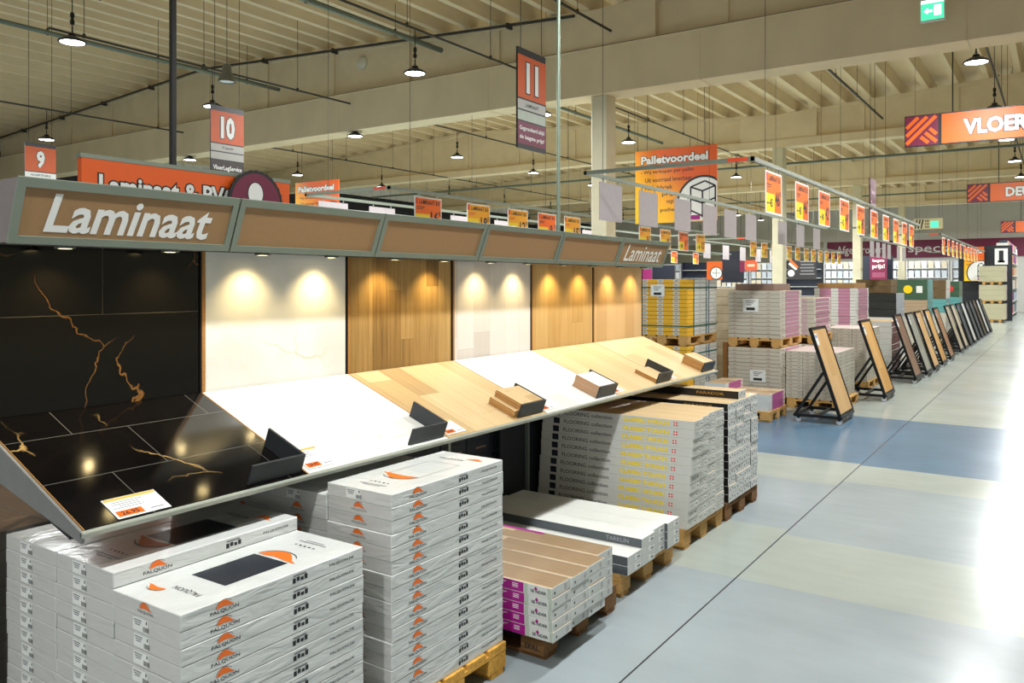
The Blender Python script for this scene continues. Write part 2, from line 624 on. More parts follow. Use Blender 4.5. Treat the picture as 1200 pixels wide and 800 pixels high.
for i in range(6):
    a, b = YB[i] + .004, YB[i + 1] - .004
    c = (a + b) / 2
    t = thing('display_header', HLAB[i], 'display header', (-3.2, c, 2.05), group='brown headers along the top of the flooring display')
    off = Vector((-3.2, c, 2.05))
    L = b - a
    m = MB()
    m.prism([(p[0] + 3.2, p[1] - 2.05) for p in HDR_P], 'y', -L / 2, L / 2)
    ob('light_box', m.mesh('light_box', ENDGREY if i in (0, 5) else DARKBOARD), t)
    Mx = axes(_f0 - Vector((-3.2, 0, 2.05)), UY, HV, HN)
    m = MB(); m.M = Mx
    fw = .030
    m.box(-L / 2, L / 2, 0, fw, 0, .012); m.box(-L / 2, L / 2, HL - fw, HL + .006, 0, .012)
    m.box(-L / 2, -L / 2 + fw, fw, HL - fw, 0, .012); m.box(L / 2 - fw, L / 2, fw, HL - fw, 0, .012)
    ob('frame', m.mesh('frame', GREENSTEEL), t)
    m = MB(); m.M = Mx
    m.box(-L / 2 + fw, L / 2 - fw, fw, HL - fw, 0, .004)
    ob('fascia', m.mesh('fascia', BROWN), t)
    if i in (0, 5):
        m = MB(); m.M = Mx
        m.text('Laminaat', (.0, HL / 2, .006), UX, UY, (L - .06) * .80, HL * .62, 0, bold=.022 if i == 0 else .008, shear=.16)
        ob('lettering', m.mesh('lettering', WHITE), t)
    for k, yy in enumerate((-.24, .24)):
        s = ob('spotlight', spot_me, t, loc=(-.11, yy * L, -.001))
        ob('lens', lens_me, s)
        ld = bpy.data.lights.new('spot', 'SPOT')
        ld.energy = SPOT_W
        ld.color = SPOT_COL
        ld.spot_size = math.radians(105)
        ld.spot_blend = 1.0
        ld.shadow_soft_size = .02
        lo = bpy.data.objects.new('spot_glow', ld)
        COL.objects.link(lo)
        lo.parent = s
        lo.location = (0, 0, -.03)
        lo.rotation_euler = (0, math.radians(20), 0)

# sloping and upright sample panels
OAK_D = ['#', (120, 80, 36), (160, 112, 56), (186, 140, 80), (206, 164, 104)][1:]
NERO = marble('black_marble_tiles', (15, 12, 10), (150, 104, 52), (70, 66, 58), tile=(1.28, .40), veinw=.006, rough=.14, amount=.46, scale=1.5, offs=.6)
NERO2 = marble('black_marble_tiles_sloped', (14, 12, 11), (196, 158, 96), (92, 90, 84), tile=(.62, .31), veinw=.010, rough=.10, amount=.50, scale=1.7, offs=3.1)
CARR = marble('white_marble_tiles', (232, 231, 226), (214, 200, 176), (222, 221, 216), tile=(1.28, .64), veinw=.010, rough=.16, amount=.55, scale=1.4, offs=1.3)
OAK3 = wood('streaked_oak_planks', [(112, 84, 44), (152, 118, 66), (184, 150, 94), (206, 178, 124)], strip=.125, rough=.4, grain=1.7, seed=3)
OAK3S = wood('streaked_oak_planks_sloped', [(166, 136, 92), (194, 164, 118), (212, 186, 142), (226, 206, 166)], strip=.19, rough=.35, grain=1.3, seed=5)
WHITEWOOD = wood('whitewashed_planks', [(200, 192, 186), (214, 207, 202), (224, 218, 214), (232, 228, 224)], strip=.19, rough=.4, grain=.7, seed=8)
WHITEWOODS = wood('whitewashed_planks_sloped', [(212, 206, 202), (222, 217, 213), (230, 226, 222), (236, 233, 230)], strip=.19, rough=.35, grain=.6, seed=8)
OAK5 = wood('honey_oak_planks', [(158, 118, 64), (188, 148, 88), (206, 170, 112), (222, 192, 138)], strip=.19, rough=.4, grain=1.5, seed=11)
OAK6 = wood('pale_oak_planks', [(182, 142, 94), (202, 164, 114), (214, 180, 132), (226, 196, 152)], strip=.19, rough=.4, grain=.7, seed=15)
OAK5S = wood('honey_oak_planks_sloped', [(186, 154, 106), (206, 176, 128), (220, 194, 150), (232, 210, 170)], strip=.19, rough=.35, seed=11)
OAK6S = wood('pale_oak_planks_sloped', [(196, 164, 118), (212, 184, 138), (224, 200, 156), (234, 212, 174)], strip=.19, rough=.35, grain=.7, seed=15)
PN = ['black gold-veined marble', 'white marble', 'streaky brown oak', 'whitewashed plank', 'honey oak', 'pale oak']
FR, BK = Vector((-2.68, 0, 1.072)), Vector((-3.44, 0, 1.368))
SU = (BK - FR).normalized()
SN = Vector((-SU.z, 0, SU.x))
if SN.z < 0: SN = -SN
SL = (BK - FR).length
WP = [NERO, CARR, OAK3, WHITEWOOD, OAK5, OAK6]
SP = [NERO2, CARR, OAK3S, WHITEWOODS, OAK5S, OAK6S]
def slope_M(y, s=0.0, up=0.0):
    """frame on the sloping top: x along the aisle, y up the slope, z out of it; s metres above its lower edge"""
    o = FR + SU * s + SN * up
    return axes((o.x, y, o.z), UY, SU, SN)
END = [' at the end by the white boxes', '', '', '', ' second from the pallet end', ' at the pallet end']
for i in range(6):
    a, b = YB[i], YB[i + 1]
    w2 = (b - a) / 2
    c = (a + b) / 2
    m = MB()
    m.box(-w2 + .026, w2 - .012, 0, .86, -.02, 0)
    t = ob('upright_panel', m.mesh('upright_panel', WP[i], bevel=.0015), M=axes((BX, c, 1.362), UY, UZ, UX))
    tag(t, f'upright {PN[i]} sample panel on the display wall', 'sample panel', 'upright flooring panels on the display wall')
    m = MB()
    m.box(-w2 + .006, -w2 + .023, 0, .86, -.02, .002)
    ob('edge_strip', m.mesh('edge_strip', CHIP), t)
    m = MB()
    m.box(-w2 + .0035, w2 - .0035, .012, SL, -.016, 0)
    t = ob('sloping_panel', m.mesh('sloping_panel', SP[i], bevel=.001), M=slope_M(c))
    tag(t, f'sloping {PN[i]} sample panel forming the display counter', 'sample panel', 'sloping flooring panels of the display counter')
    for e in (-w2 + .001, w2 - .0033):
        ob('core_edge', MB().box(e, e + .0023, .012, SL, -.017, .0005).mesh('core_edge', CHIP), t)
# the metal frame that carries it all
t = thing('flooring_display', 'grey metal frame of the long flooring display with sloping counter edge', 'display frame', (-3.0, 4.4, 0))
o0 = Vector((3.0, -4.4, 0))
m = MB(); m.M = Matrix.Translation(o0)
for k, y in enumerate(YB):
    m.box(BX - .05, BX - .012 if False else BX - .022, y - .014, y + .012, 0, 2.05)
    m.box(BX - .03, BX + .003, y - .004, y + .004, 1.36, 2.05, 1)
ob('upright', m.mesh('upright', [STEEL, BLACK]), t)
m = MB(); m.M = Matrix.Translation(o0)
e0 = FR + SU * -.004
m.M = m.M @ axes((e0.x, 0, e0.z), UY, SU, SN)
m.box(YB[0] - .012, YB[6] + .012, -.004, .014, -.02, .002)
ob('front_edge', m.mesh('front_edge', mat('pale_aluminium', (172, 176, 164), .35, .3), bevel=.003), t)
m = MB(); m.M = Matrix.Translation(o0)
m.box(BX - .065, BX - .05, 2.3, 4.15, .02, 1.34)
m.box(BX - .065, BX - .05, 5.0, YB[6], .02, 1.34)
m.box(BX - .065, BX - .05, YB[0], YB[6], 1.36, 2.26)
ob('rear_board', m.mesh('rear_board', DARKBOARD), t)
for y in (YB[0] - .012, YB[6] + .001):
    m = MB(); m.M = Matrix.Translation(o0)
    m.prism([(-2.684, 1.070), (-3.45, 1.369), (-3.45, 1.20), (-2.684, 1.035)], 'y', y, y + .011)
    ob('end_cheek', m.mesh('end_cheek', mat('end_cheek_grey', (128, 128, 126), .45, .2)), t)
m = MB(); m.M = Matrix.Translation(o0)
for y in YB:
    m.prism([(-2.78, 1.06), (-3.46, 1.33), (-3.46, 1.22), (-2.78, 1.03)], 'y', y - .012 if y > 2 else y, y + .012 if y < 7 else y)
ob('bracket', m.mesh('bracket', BLACK), t)
m = MB(); m.M = Matrix.Translation(o0)
m.box(BX - .048, BX - .012, YB[0] + .2, YB[0] + .9, 0, .06)
ob('foot', m.mesh('foot', BLACK), t)

# charcoal corner holders with stacks of sample planks
def plank_me(nm, top, L=.245, W=.20, T=.0105):
    m = MB()
    m.box(0, L, 0, W, 0, T, (1, 0, 1, 1, 1, 1))
    return m.mesh(nm, [top, CHIP], bevel=.0012)
HOLD = [(0, 'empty charcoal sample holder beside the black marble panel', 0, None, ''),
        (1, 'empty charcoal sample holder on the white marble counter', 0, None, ''),
        (2, 'charcoal sample holder with brown oak samples', 8, OAK3S, 'brown oak'),
        (3, 'charcoal sample holder with whitewashed samples', 8, WHITEWOODS, 'whitewashed'),
        (4, 'charcoal sample holder with a low pile of honey oak samples', 3, OAK5S, 'honey oak'),
        (5, 'charcoal sample holder at the pallet end of the counter', 8, OAK6S, 'pale oak')]
m = MB(); m.box(-.275, 0, 0, .012, 0, .088)
hold_a = m.mesh('front_plate', HOLDER, bevel=.0015)
m = MB(); m.box(-.012, 0, .0125, .25, 0, .088)
hold_b = m.mesh('side_plate', HOLDER, bevel=.0015)
for i, lab, n, mt, nm in HOLD:
    y = YB[i + 1] - .025
    if i == 5: y -= .02
    t = ob('sample_holder', None, M=slope_M(y, .03, .0008))
    tag(t, lab, 'sample holder', 'charcoal corner holders on the counter')
    ob('front_plate', hold_a, t)
    ob('side_plate', hold_b, t)
    if n:
        me = plank_me('plank_sample', mt)
        for k in range(n):
            jx, jy = random.uniform(0, .004), random.uniform(0, .006)
            if i == 2: jx += .04 if k < 4 else 0
            p = ob('plank_sample', me, M=slope_M(y - .2875 - jx + .024 - .001, .03 + .014 + jy, .0012 + k * .0109))
            tag(p, f'{nm} sample plank, {nth(k)} from the bottom of the pile in the {nm} holder', 'sample plank', f'{nm} sample planks in their holder')
# price cards on the counter
def card(y, s, price, lab, wd=.2, ht=.125):
    m = MB(); m.box(-wd / 2, wd / 2, 0, ht, 0, .002)
    t = ob('price_card', m.mesh('price_card', PAPER), M=slope_M(y, s, .0012))
    tag(t, lab, 'price card', 'price cards lying on the counter')
    m = MB()
    m.rect((0, ht - .01, .0025), UX, UY, wd - .006, .016, 0)
    for k in range(4):
        m.rect((-.02 - .012 * (k % 2), ht - .03 - k * .012, .0025), UX, UY, .12 - .02 * (k % 3), .004, 1)
    m.rect((-wd * .22, .026, .0025), UX, UY, wd * .48, .034, 2)
    m.rect((wd * .28, .02, .0025), UX, UY, .05, .006, 1)
    m.text(price, (-wd * .22, .026, .0031), UX, UY, wd * .32, .022, 3, bold=.02)
    ob('print', m.mesh('print', [mat('gold_print', (206, 176, 84), .6), GREYINK, ORANGE, INK]), t)
card(1.655, .02, '26.95', 'white price card on the black marble counter, orange price block')
card(YB[1] + .105, .035, '24.95', 'white price card on the white marble counter beside the empty holder', .16, .16)
card(YB[2] + .10, .035, '16.95', 'white price card on the brown oak counter', .16, .14)
card(YB[3] + .09, .04, '18.25', 'white price card on the whitewashed counter', .15, .14)
card(YB[4] + .09, .04, '12.95', 'white price card on the honey oak counter', .15, .13)
card(YB[5] + .08, .04, '9.95', 'white price card on the pale oak counter', .13, .12)

# ================================================================== pallets
def pallet_parts(wm):
    r = []
    m = MB(); m.box(-.6, .6, -.07, .07, .122, .144); db = m.mesh('deck_board', wm, bevel=.002)
    m = MB(); m.box(-.07, .07, -.4, .4, .100, .1215); sg = m.mesh('cross_board', wm, bevel=.002)
    m = MB(); m.box(-.07, .07, -.07, .07, .0225, .0995); bl = m.mesh('block', wm, bevel=.004)
    m = MB(); m.box(-.6, .6, -.05, .05, 0, .022); bb = m.mesh('bottom_board', wm, bevel=.002)
    for y in (-.33, -.165, 0, .165, .33): r.append(('deck_board', db, (0, y, 0)))
    for x in (-.53, 0, .53): r.append(('cross_board', sg, (x, 0, 0)))
    for x in (-.53, 0, .53):
        for y in (-.33, 0, .33): r.append(('block', bl, (x, y, 0)))
    for y in (-.33, 0, .33): r.append(('bottom_board', bb, (0, y, 0)))
    return r
PP = {k: pallet_parts(v) for k, v in (('tan', PALLET), ('yellow', PALLETY), ('dark', PALLETD))}
def pallet(cx, cy, z, along, lab, wood_='tan', sx=1.0):
    """along = 'x' or 'y': the direction of the 1.2 m side"""
    t = thing('wooden_pallet', lab, 'pallet', (cx, cy, z), 0 if along == 'x' else math.pi / 2, 'wooden transport pallets')
    for nm, me, loc in PP[wood_]:
        ob(nm, me, t, loc=loc)
    return t

# ================================================================== cartons
def carton_me(nm, lx, ly, lz, mats, faces=(0, 0, 0, 0, 0, 0), bevel=.0025):
    m = MB()
    m.box(-lx / 2, lx / 2, -ly / 2, ly / 2, 0, lz, faces)
    return m.mesh(nm, mats, bevel=bevel)

def put(me, prints, name, label, cat, group, loc, rz=0.0):
    o = thing(name, label, cat, loc, rz, group, me)
    for nm, pm in prints:
        ob(nm, pm, o)
    return o

def swoosh(mb_, o, u, v, s, mi, mi2):
    """orange leaf with a dark arc round its back"""
    pts = [(-.5, -.05), (-.42, .12), (-.28, .25), (-.08, .32), (.1, .28), (.26, .16), (.42, .02), (.6, -.06), (.35, -.06), (.12, -.02), (-.1, .0), (-.3, -.04)]
    mb_.poly([(p[0] * s, p[1] * s) for p in pts], o, u, v, mi)
    n = 9
    arc = []
    for i in range(n):
        a = math.pi * (.95 - .75 * i / (n - 1))
        arc.append((.52 * math.cos(a) - .02, .42 * math.sin(a) - .08))
    inn = [(p[0] * .96, p[1] * .93) for p in arc][::-1]
    for i in range(n - 1):
        q = [arc[i], arc[i + 1], inn[n - 2 - i], inn[n - 1 - i]]
        mb_.poly([(p[0] * s, p[1] * s) for p in q], Vector(o), u, v, mi2)

WRAP = film('white_carton_in_wrap', (206, 208, 205), .25, .6)
WRAPE = film('white_carton_end', (204, 202, 198), .35, .35)
CT = .0555
CX, CY, CZ = .376, .797, .0548
white_me = carton_me('laminate_carton', CX, CY, CZ, [WRAP, WRAPE], (0, 0, 1, 0, 0, 0))
LOGO = [SWOOSH, INK, GREYINK, PAPER]
m = MB()
X_ = CX / 2 + .0006
swoosh(m, (X_, -.235, .0325), UY, UZ, .066, 0, 1)
m.text('FALQUON', (X_, -.235, .0185), UY, UZ, .110, .014, 1, bold=.01)
for k in range(4):
    m.rect((X_, .055 + k * .018, .024 + (k % 2) * .003), UY, UZ, .014, .018 - (k % 3) * .003, 1)
m.rect((X_, .08, .041), UY, UZ, .06, .006, 2)
m.text('FALQUON.DE', (X_, .285, .030), UY, UZ, .125, .011, 1, bold=.01)
side_print = m.mesh('side_print', LOGO)
m = MB()
Y_ = -CY / 2 - .0006
m.rect((-.03, Y_, .029), UX, UZ, .085, .042, 3)
for k in range(3):
    m.rect((-.045, Y_ - .0004, .042 - k * .007), UX, UZ, .045 - k * .008, .0035, 2)
for k in range(6):
    m.rect((-.012 + k * .0055, Y_ - .0004, .019), UX, UZ, .003, .016, 1)
m.rect((.005, Y_ - .0004, .041), UX, UZ, .006, .010, 1)
bar_label = m.mesh('barcode_label', LOGO)
m = MB()
swoosh(m, (0, Y_, .032), UX, UZ, .062, 0, 1)
m.text('FALQUON', (0, Y_, .019), UX, UZ, .085, .011, 1)
end_logo = m.mesh('end_logo', LOGO)
def top_print(dark, flip):
    m = MB()
    Zt = CZ + .0006
    f = -1 if flip else 1
    U, V = UX * f, UY * f
    if dark:
        m.rect((0, -.03 * f, Zt), U, V, .19, .27, 3)
        for k in range(12):
            m.rect(Vector((0, -.03 * f, Zt + .0004)) + U * (-.085 + k * .0155), U, V, .004, .27, 4)
    else:
        for k in range(2):
            m.rect(Vector((0, -.03 * f, Zt)) + U * (-.09 + k * .18), U, V, .003, .3, 2)
        m.rect(Vector((0, -.03 * f, Zt)) + V * .15, U, V, .18, .003, 2)
        m.rect(Vector((0, -.03 * f, Zt)) - V * .15, U, V, .18, .003, 2)
    swoosh(m, Vector((0, 0, Zt + .0008)) + V * .125 + U * .01, U, V, .19, 0, 1)
    swoosh(m, Vector((0, 0, Zt + .0008)) - V * .30 - U * .09, U * -1, V * -1, .09, 0, 1)
    m.text('FALQUON', Vector((0, 0, Zt + .0004)) - V * .265 + U * .03, U * -1, V * -1, .14, .028, 1)
    for k in range(5):
        m.disc(Vector((0, 0, Zt + .0004)) + V * .27 + U * (-.05 + k * .025), U, V, .006, 1 if 0 < k < 4 else 2, n=10)
    m.rect(Vector((0, 0, Zt + .0004)) + V * .31, U, V, .15, .006, 2)
    m.rect(Vector((0, 0, Zt + .0004)) + V * .325, U, V, .1, .005, 2)
    return m.mesh('top_print', [SWOOSH, INK, GREYINK, flat('slate_picture', (48, 52, 60), .35), flat('slate_picture_line', (22, 24, 30), .35)])
TP_DARK, TP_LIGHT, TP_DARKF = top_print(True, False), top_print(False, True), top_print(True, True)

def white_stack(y0, heights, where, grp, tops, ends):
    cols = ['aisle', 'middle', 'rear']
    for ci, n in enumerate(heights):
        x = -2.27 - CX / 2 - ci * .3785
        for k in range(n):
            fromtop = n - 1 - k
            pr = []
            if ci == 0 or fromtop == 0:
                pr.append(('side_print', side_print))
            e = ends(ci, fromtop)
            pr.append(('end_logo', end_logo) if e else ('barcode_label', bar_label))
            if fromtop == 0 and tops[ci]:
                pr.append(('top_print', tops[ci]))
            jx = 0 if k == 0 else random.uniform(-.0009, .0009)
            put(white_me, pr, 'white_carton', f'white wrapped carton, {nth(fromtop)} from top, {cols[ci]} column, {where}', 'carton', grp,
                (x + (jx if ci == 0 else 0), y0 + CY / 2 + random.uniform(-.003, .003), .1445 + k * CT))
white_stack(1.508, (13, 14, 14), 'stack under black marble panels', 'white cartons stacked under the black marble panels', (TP_DARK, TP_DARKF, None), lambda c, k: c == 0 and k == 0)
white_stack(2.468, (16, 15, 15), 'tall stack before white marble panels', 'white cartons stacked before the white marble panels', (TP_LIGHT, None, None), lambda c, k: k > 0)
pallet(-2.84, 1.907, 0, 'x', 'wooden pallet under the white stack below the black marble panels')
pallet(-2.855, 2.87, 0, 'x', 'yellowish wooden pallet under the tall white carton stack', 'yellow')

# low purple-sided stack
SEN_TOP = wood('weathered_brown_plank_print', [(136, 112, 84), (168, 140, 108), (194, 168, 134), (208, 186, 154)], strip=.092, length=1.29, rough=.45, axes='yx', seed=21)
BOXW = film('pale_carton', (206, 208, 204), .45, .18)
BOXG = film('pale_green_carton', (176, 186, 172), .45, .1)
PL, PW, PH, PT = 1.285, .1835, .0520, .0528
pur_me = carton_me('plank_carton', PL, PW, PH, [BOXW, SEN_TOP, MAGENTA], (0, 1, 0, 0, 0, 0), bevel=.0015)
m = MB()
Yp = -PW / 2 - .0006
m.rect((-.08, Yp, PH / 2), UX, UZ, 1.12, PH - .003, 0)
m.rect((.494, Yp, PH / 2), UX, UZ, .022, PH - .003, 1)
m.rect((.631, Yp, PH / 2), UX, UZ, .02, PH - .003, 1)
m.text('SE NDER', (.568, Yp - .0004, .021), UX, UZ, .092, .015, 2, bold=.02)
m.poly([(-.010, 0), (0, -.012), (.010, 0), (0, .012)], (.553, Yp - .0004, .034), UX, UZ, 3)
for k in range(3):
    m.rect((.34 - .02 * k, Yp - .0004, .037 - k * .008), UX, UZ, .07, .003, 4)
    m.rect((.43, Yp - .0004, .037 - k * .008), UX, UZ, .035, .003, 4)
pur_side = m.mesh('side_print', [MAGENTA, BOXG, INK, MAGENTA, PAPER])
m = MB()
Xp = PL / 2 + .0006
m.rect((Xp, .045, .027), UY, UZ, .04, .036, 0)
for k in range(4):
    m.rect((Xp + .0004, .032 + k * .008, .027), UY, UZ, .004, .03, 1)
m.rect((Xp, -.06, .022), UY, UZ, .012, .012, 2)
pur_end = m.mesh('end_label', [PAPER, GREYINK, INK])
m = MB()
m.rect((-.05, .075, PH + .0006), UX, UY, .5, .03, 0)
pur_top = m.mesh('top_stripe', [MAGENTA])
for j in range(4):
    for k in range(5):
        pr = [('end_label', pur_end)]
        if j == 0: pr.append(('side_print', pur_side))
        if k == 4 and j == 3: pr.append(('top_stripe', pur_top))
        dx = -.05 if j == 3 else random.uniform(-.006, .006)
        put(pur_me, pr, 'plank_carton', f'purple-sided plank carton, {nth(4 - k)} from top, {nth(j)} row from the tall white stack', 'carton', 'purple-sided plank cartons on the dark pallet',
            (-2.055 - PL / 2 + dx, 3.375 + PW / 2 + j * .1845, .1445 + k * PT))
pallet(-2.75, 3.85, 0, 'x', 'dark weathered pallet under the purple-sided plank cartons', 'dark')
m = MB()
m.text('EPAL', (0, 0, 0), UY, UZ, .07, .03, 0, bold=.02)
# stamp on the corner block of that pallet
dp = [o for o in bpy.data.objects if o.get('label', '').startswith('dark weathered pallet')][0]
m = MB()
m.text('EPAL', (.53, -.4008, .058), UX, UZ, .085, .026, 0, bold=.02)
ob('stamp', m.mesh('stamp', [INK]), dp)

# white cartons with dark grey sides
GW_TOP = mat('white_carton_top', (226, 226, 220), .5, var=.02)
GW_SIDE = mat('dark_grey_carton_side', (84, 90, 96), .4, var=.06, scale=20)
GL, GW, GH, GT = 1.27, .196, .0560, .0566
gw_me = carton_me('grey_side_carton', GL, GW, GH, [BOXW, GW_TOP, GW_SIDE], (0, 1, 2, 0, 0, 0), bevel=.0015)
m = MB()
m.rect((GL / 2 + .0006, .04, .029), UY, UZ, .08, .038, 0)
m.rect((GL / 2 + .001, .05, .042), UY, UZ, .05, .004, 1)
m.rect((GL / 2 + .001, .05, .022), UY, UZ, .04, .012, 1)
gw_end = m.mesh('end_label', [PAPER, GREYINK])
m = MB()
m.text('TARKLIN', (GL / 2 - .17, -GW / 2 - .0006, .028), UX, UZ, .16, .026, 0, bold=.01)
gw_side = m.mesh('side_print', [flat('pale_grey_print', (150, 156, 160), .5)])
for j, n in enumerate((2, 3, 3, 3)):
    for k in range(n):
        pr = [('end_label', gw_end)]
        if (j, k) in ((1, 2),): pr.append(('side_print', gw_side))
        lab = f'white carton with dark grey side, {nth(n - 1 - k)} from top in {nth(j)} row from the purple stack'
        put(gw_me, pr, 'plank_carton', lab, 'carton', 'white and grey plank cartons on the low pallet',
            (-2.15 - GL / 2 - (.02 if j == 2 else 0), 4.40 + GW / 2 + j * .1975, .1445 + k * GT))
pallet(-2.80, 4.80, 0, 'x', 'tan pallet under the low white and dark grey cartons')

# tall pale stack with yellow lettering
FT_TOP = wood('pale_oak_print', [(196, 164, 118), (212, 184, 140), (222, 198, 158)], strip=.18, length=1.27, axes='yx', seed=31)
BOXP = film('pale_grey_carton', (204, 204, 198), .45, .16)
FL, FWd, FH, FT_ = 1.26, .184, .0638, .0645
fl_me = carton_me('flooring_carton', FL, FWd, FH, [BOXP, FT_TOP], (0, 1, 0, 0, 0, 0), bevel=.002)
m = MB()
Yf = -FWd / 2 - .0006
m.rect((-.50, Yf, FH / 2), UX, UZ, .055, FH * .72, 0)
m.text('FLOORING collection', (-.225, Yf, .031), UX, UZ, .42, .030, 1, bold=.012)
m.text('CLASSIC TOUCH', (.255, Yf, .033), UX, UZ, .37, .031, 2, bold=.06)
m.rect((.49, Yf, .033), UX, UZ, .032, .026, 3)
m.rect((.49, Yf - .0004, .033), UX, UZ, .032, .005, 4)
m.rect((.49, Yf - .0004, .033), UX, UZ, .005, .026, 4)
fl_side = m.mesh('side_print', [flat('navy_print', (26, 28, 44), .5), flat('brown_ink', (58, 54, 50), .5), flat('lemon_print', (246, 214, 4), .5), RED, PAPER])
m = MB()
for k in range(3):
    m.rect((FL / 2 + .0006, -.05 + k * .012, .04 - (k % 2) * .012), UY, UZ, .007, .010, 0)
m.rect((FL / 2 + .0006, .05, .034), UY, UZ, .05, .03, 1)
m.rect((FL / 2 + .001, .05, .034), UY, UZ, .03, .012, 0)
fl_end = m.mesh('end_label', [GREYINK, PAPER])
for j in range(4):
    n = 12
    for k in range(n):
        pr = [('end_label', fl_end)]
        if j == 0: pr.append(('side_print', fl_side))
        put(fl_me, pr, 'flooring_carton', f'pale flooring carton, {nth(n - 1 - k)} from the top, {nth(j)} row from the yellow-lettered side', 'carton', 'pale flooring cartons with yellow lettering',
            (-2.20 - FL / 2 + random.uniform(-.004, .004) + (.0045 * k if j == 0 else .002 * k if j == 1 else 0), 5.46 + FWd / 2 + j * .1855, .1445 + k * FT_))
pallet(-2.82, 5.83, 0, 'x', 'tan pallet under the tall pale stack with yellow lettering')

# stack with black carton sides
PA_SIDE = flat('black_carton_side', (22, 20, 20), .35)
PA_END = film('white_carton_end_print', (214, 214, 212), .5, .1)
QL, QW, QH, QT = 1.25, .182, .0652, .0658
pa_me = carton_me('black_side_carton', QL, QW, QH, [PA_END, FT_TOP, PA_SIDE, CARDBOARD], (3, 1, 2, 2, 3, 0), bevel=.0015)
m = MB()
m.text('PARADOR', (.38, -QW / 2 - .0006, .034), UX, UZ, .24, .022, 0, bold=.01)
pa_side = m.mesh('side_print', [flat('gold_lettering', (176, 132, 44), .4)])
m = MB()
for k in range(3):
    m.rect((QL / 2 + .0006, -.06 + k * .055, .03 + (k % 2) * .012), UY, UZ, .014, .016, 0)
pa_end = m.mesh('end_label', [INK])
for j in range(4):
    n = 12
    for k in range(n):
        pr = [('end_label', pa_end)]
        if j == 0: pr.append(('side_print', pa_side))
        put(pa_me, pr, 'plank_carton', f'black-sided plank carton, {nth(n - 1 - k)} from the top, {nth(j)} row from the yellow-lettered stack', 'carton', 'black-sided plank cartons on the pallet at the display end',
            (-2.20 - QL / 2 + random.uniform(-.004, .004), 6.31 + QW / 2 + j * .1845 + (.012 if j == 3 else 0), .1445 + k * QT))
put(pa_me, [('end_label', pa_end), ('side_print', pa_side)], 'plank_carton', 'single black-sided plank carton lying on top of its stack', 'carton', 'black-sided plank cartons on the pallet at the display end', (-2.215 - QL / 2, 6.31 + QW * 2.1, .1445 + 12 * QT))
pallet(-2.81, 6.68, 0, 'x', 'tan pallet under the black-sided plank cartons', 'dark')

# dark navy cartons standing behind, seen through the open bay under the counter
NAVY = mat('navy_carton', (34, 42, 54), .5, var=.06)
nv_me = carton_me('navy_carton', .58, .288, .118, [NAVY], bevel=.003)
m = MB()
m.text('laminate', (.291, .03, .06), UY, UZ, .12, .018, 0, bold=.01)
nv_end = m.mesh('end_print', [mat('tan_print', (188, 150, 110), .5)])
for j in range(4):
    for k in range(7):
        put(nv_me, [('end_print', nv_end)], 'navy_carton', f'small navy carton, {nth(6 - k)} from the top, {nth(j)} column from the tall white stack', 'carton', 'navy cartons in the open bay under the counter',
            (-3.58 - .29, 4.09 + .145 + j * .30, .1445 + k * .119))
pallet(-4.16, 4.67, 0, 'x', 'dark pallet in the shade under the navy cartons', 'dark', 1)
# neighbouring stack seen past the end of the counter
nb_me = carton_me('grey_carton', 1.35, .26, .074, [mat('grey_brown_carton', (112, 108, 102), .6), wood('brown_plank_print', [(92, 66, 42), (118, 90, 58), (138, 110, 74)], rough=.85, strip=.13, axes='yx', seed=41)], (0, 1, 0, 0, 0, 0), bevel=.002)
for j in range(6):
    for k in range(10):
        put(nb_me, [], 'grey_carton', f'grey-brown carton with wood-print top, {nth(9 - k)} from the top, {nth(j)} row, behind the display end', 'carton', 'grey-brown cartons behind the display end',
            (-3.56 - .675, 1.21 + .13 + j * .262, .1445 + k * .0746))
pallet(-4.2, 1.61, 0, 'x', 'dark pallet under the grey-brown cartons just past the counter end', 'dark')
pallet(-4.2, 2.42, 0, 'x', 'dark pallet under the grey-brown cartons deep behind the counter', 'dark')
t = ob('price_card', MB().box(-.12, .12, -.08, .08, 0, .003).mesh('price_card', PAPER), M=axes((-3.66, 1.36, .8935), UY, -UX, UZ))
tag(t, 'white card lying on the wood-print cartons past the counter end', 'price card')
ob('print', MB().rect((-.05, -.045, .0035), UX, UY, .12, .05, 0).mesh('print', [ORANGE]), t)

# ================================================================== lamps and ceiling services
m = MB()
m.lathe([(.02, .13), (.05, .125), (.06, .09), (.10, .075), (.19, .02), (.195, .0), (.17, -.004), (.165, .004)], 24)
for i in range(12):
    t_ = 2 * math.pi * i / 12
    m.box(-.004, .004, -.004, .004, .06, .07) if False else None
H_ME = m.mesh('housing', LAMPBLACK, smooth=True)
L_ME = MB().lathe([(0, -.006), (.10, -.005), (.166, .0)], 24).mesh('lens', emit('lamp_lens', (250, 252, 255), 14), smooth=True)
m = MB()
m.tube((0, 0, .12), (0, 0, .24), .012, 8); m.tube((.03, 0, .13), (0, 0, .2), .004, 5); m.tube((-.03, 0, .13), (0, 0, .2), .004, 5)
m.tube((0, 0, .42), (0, 0, .735), .008, 6)
m.tube((0, 0, .22), (.02, 0, .42), .006, 6)
C_ME = m.mesh('cord', DARKPIPE)
m = MB()
m.lathe([(.0, .0), (.028, .005), (.034, .05), (.018, .09), (.032, .13), (.026, .18), (0, .185)], 10)
K_ME = m.mesh('connector', BLACK, smooth=True)
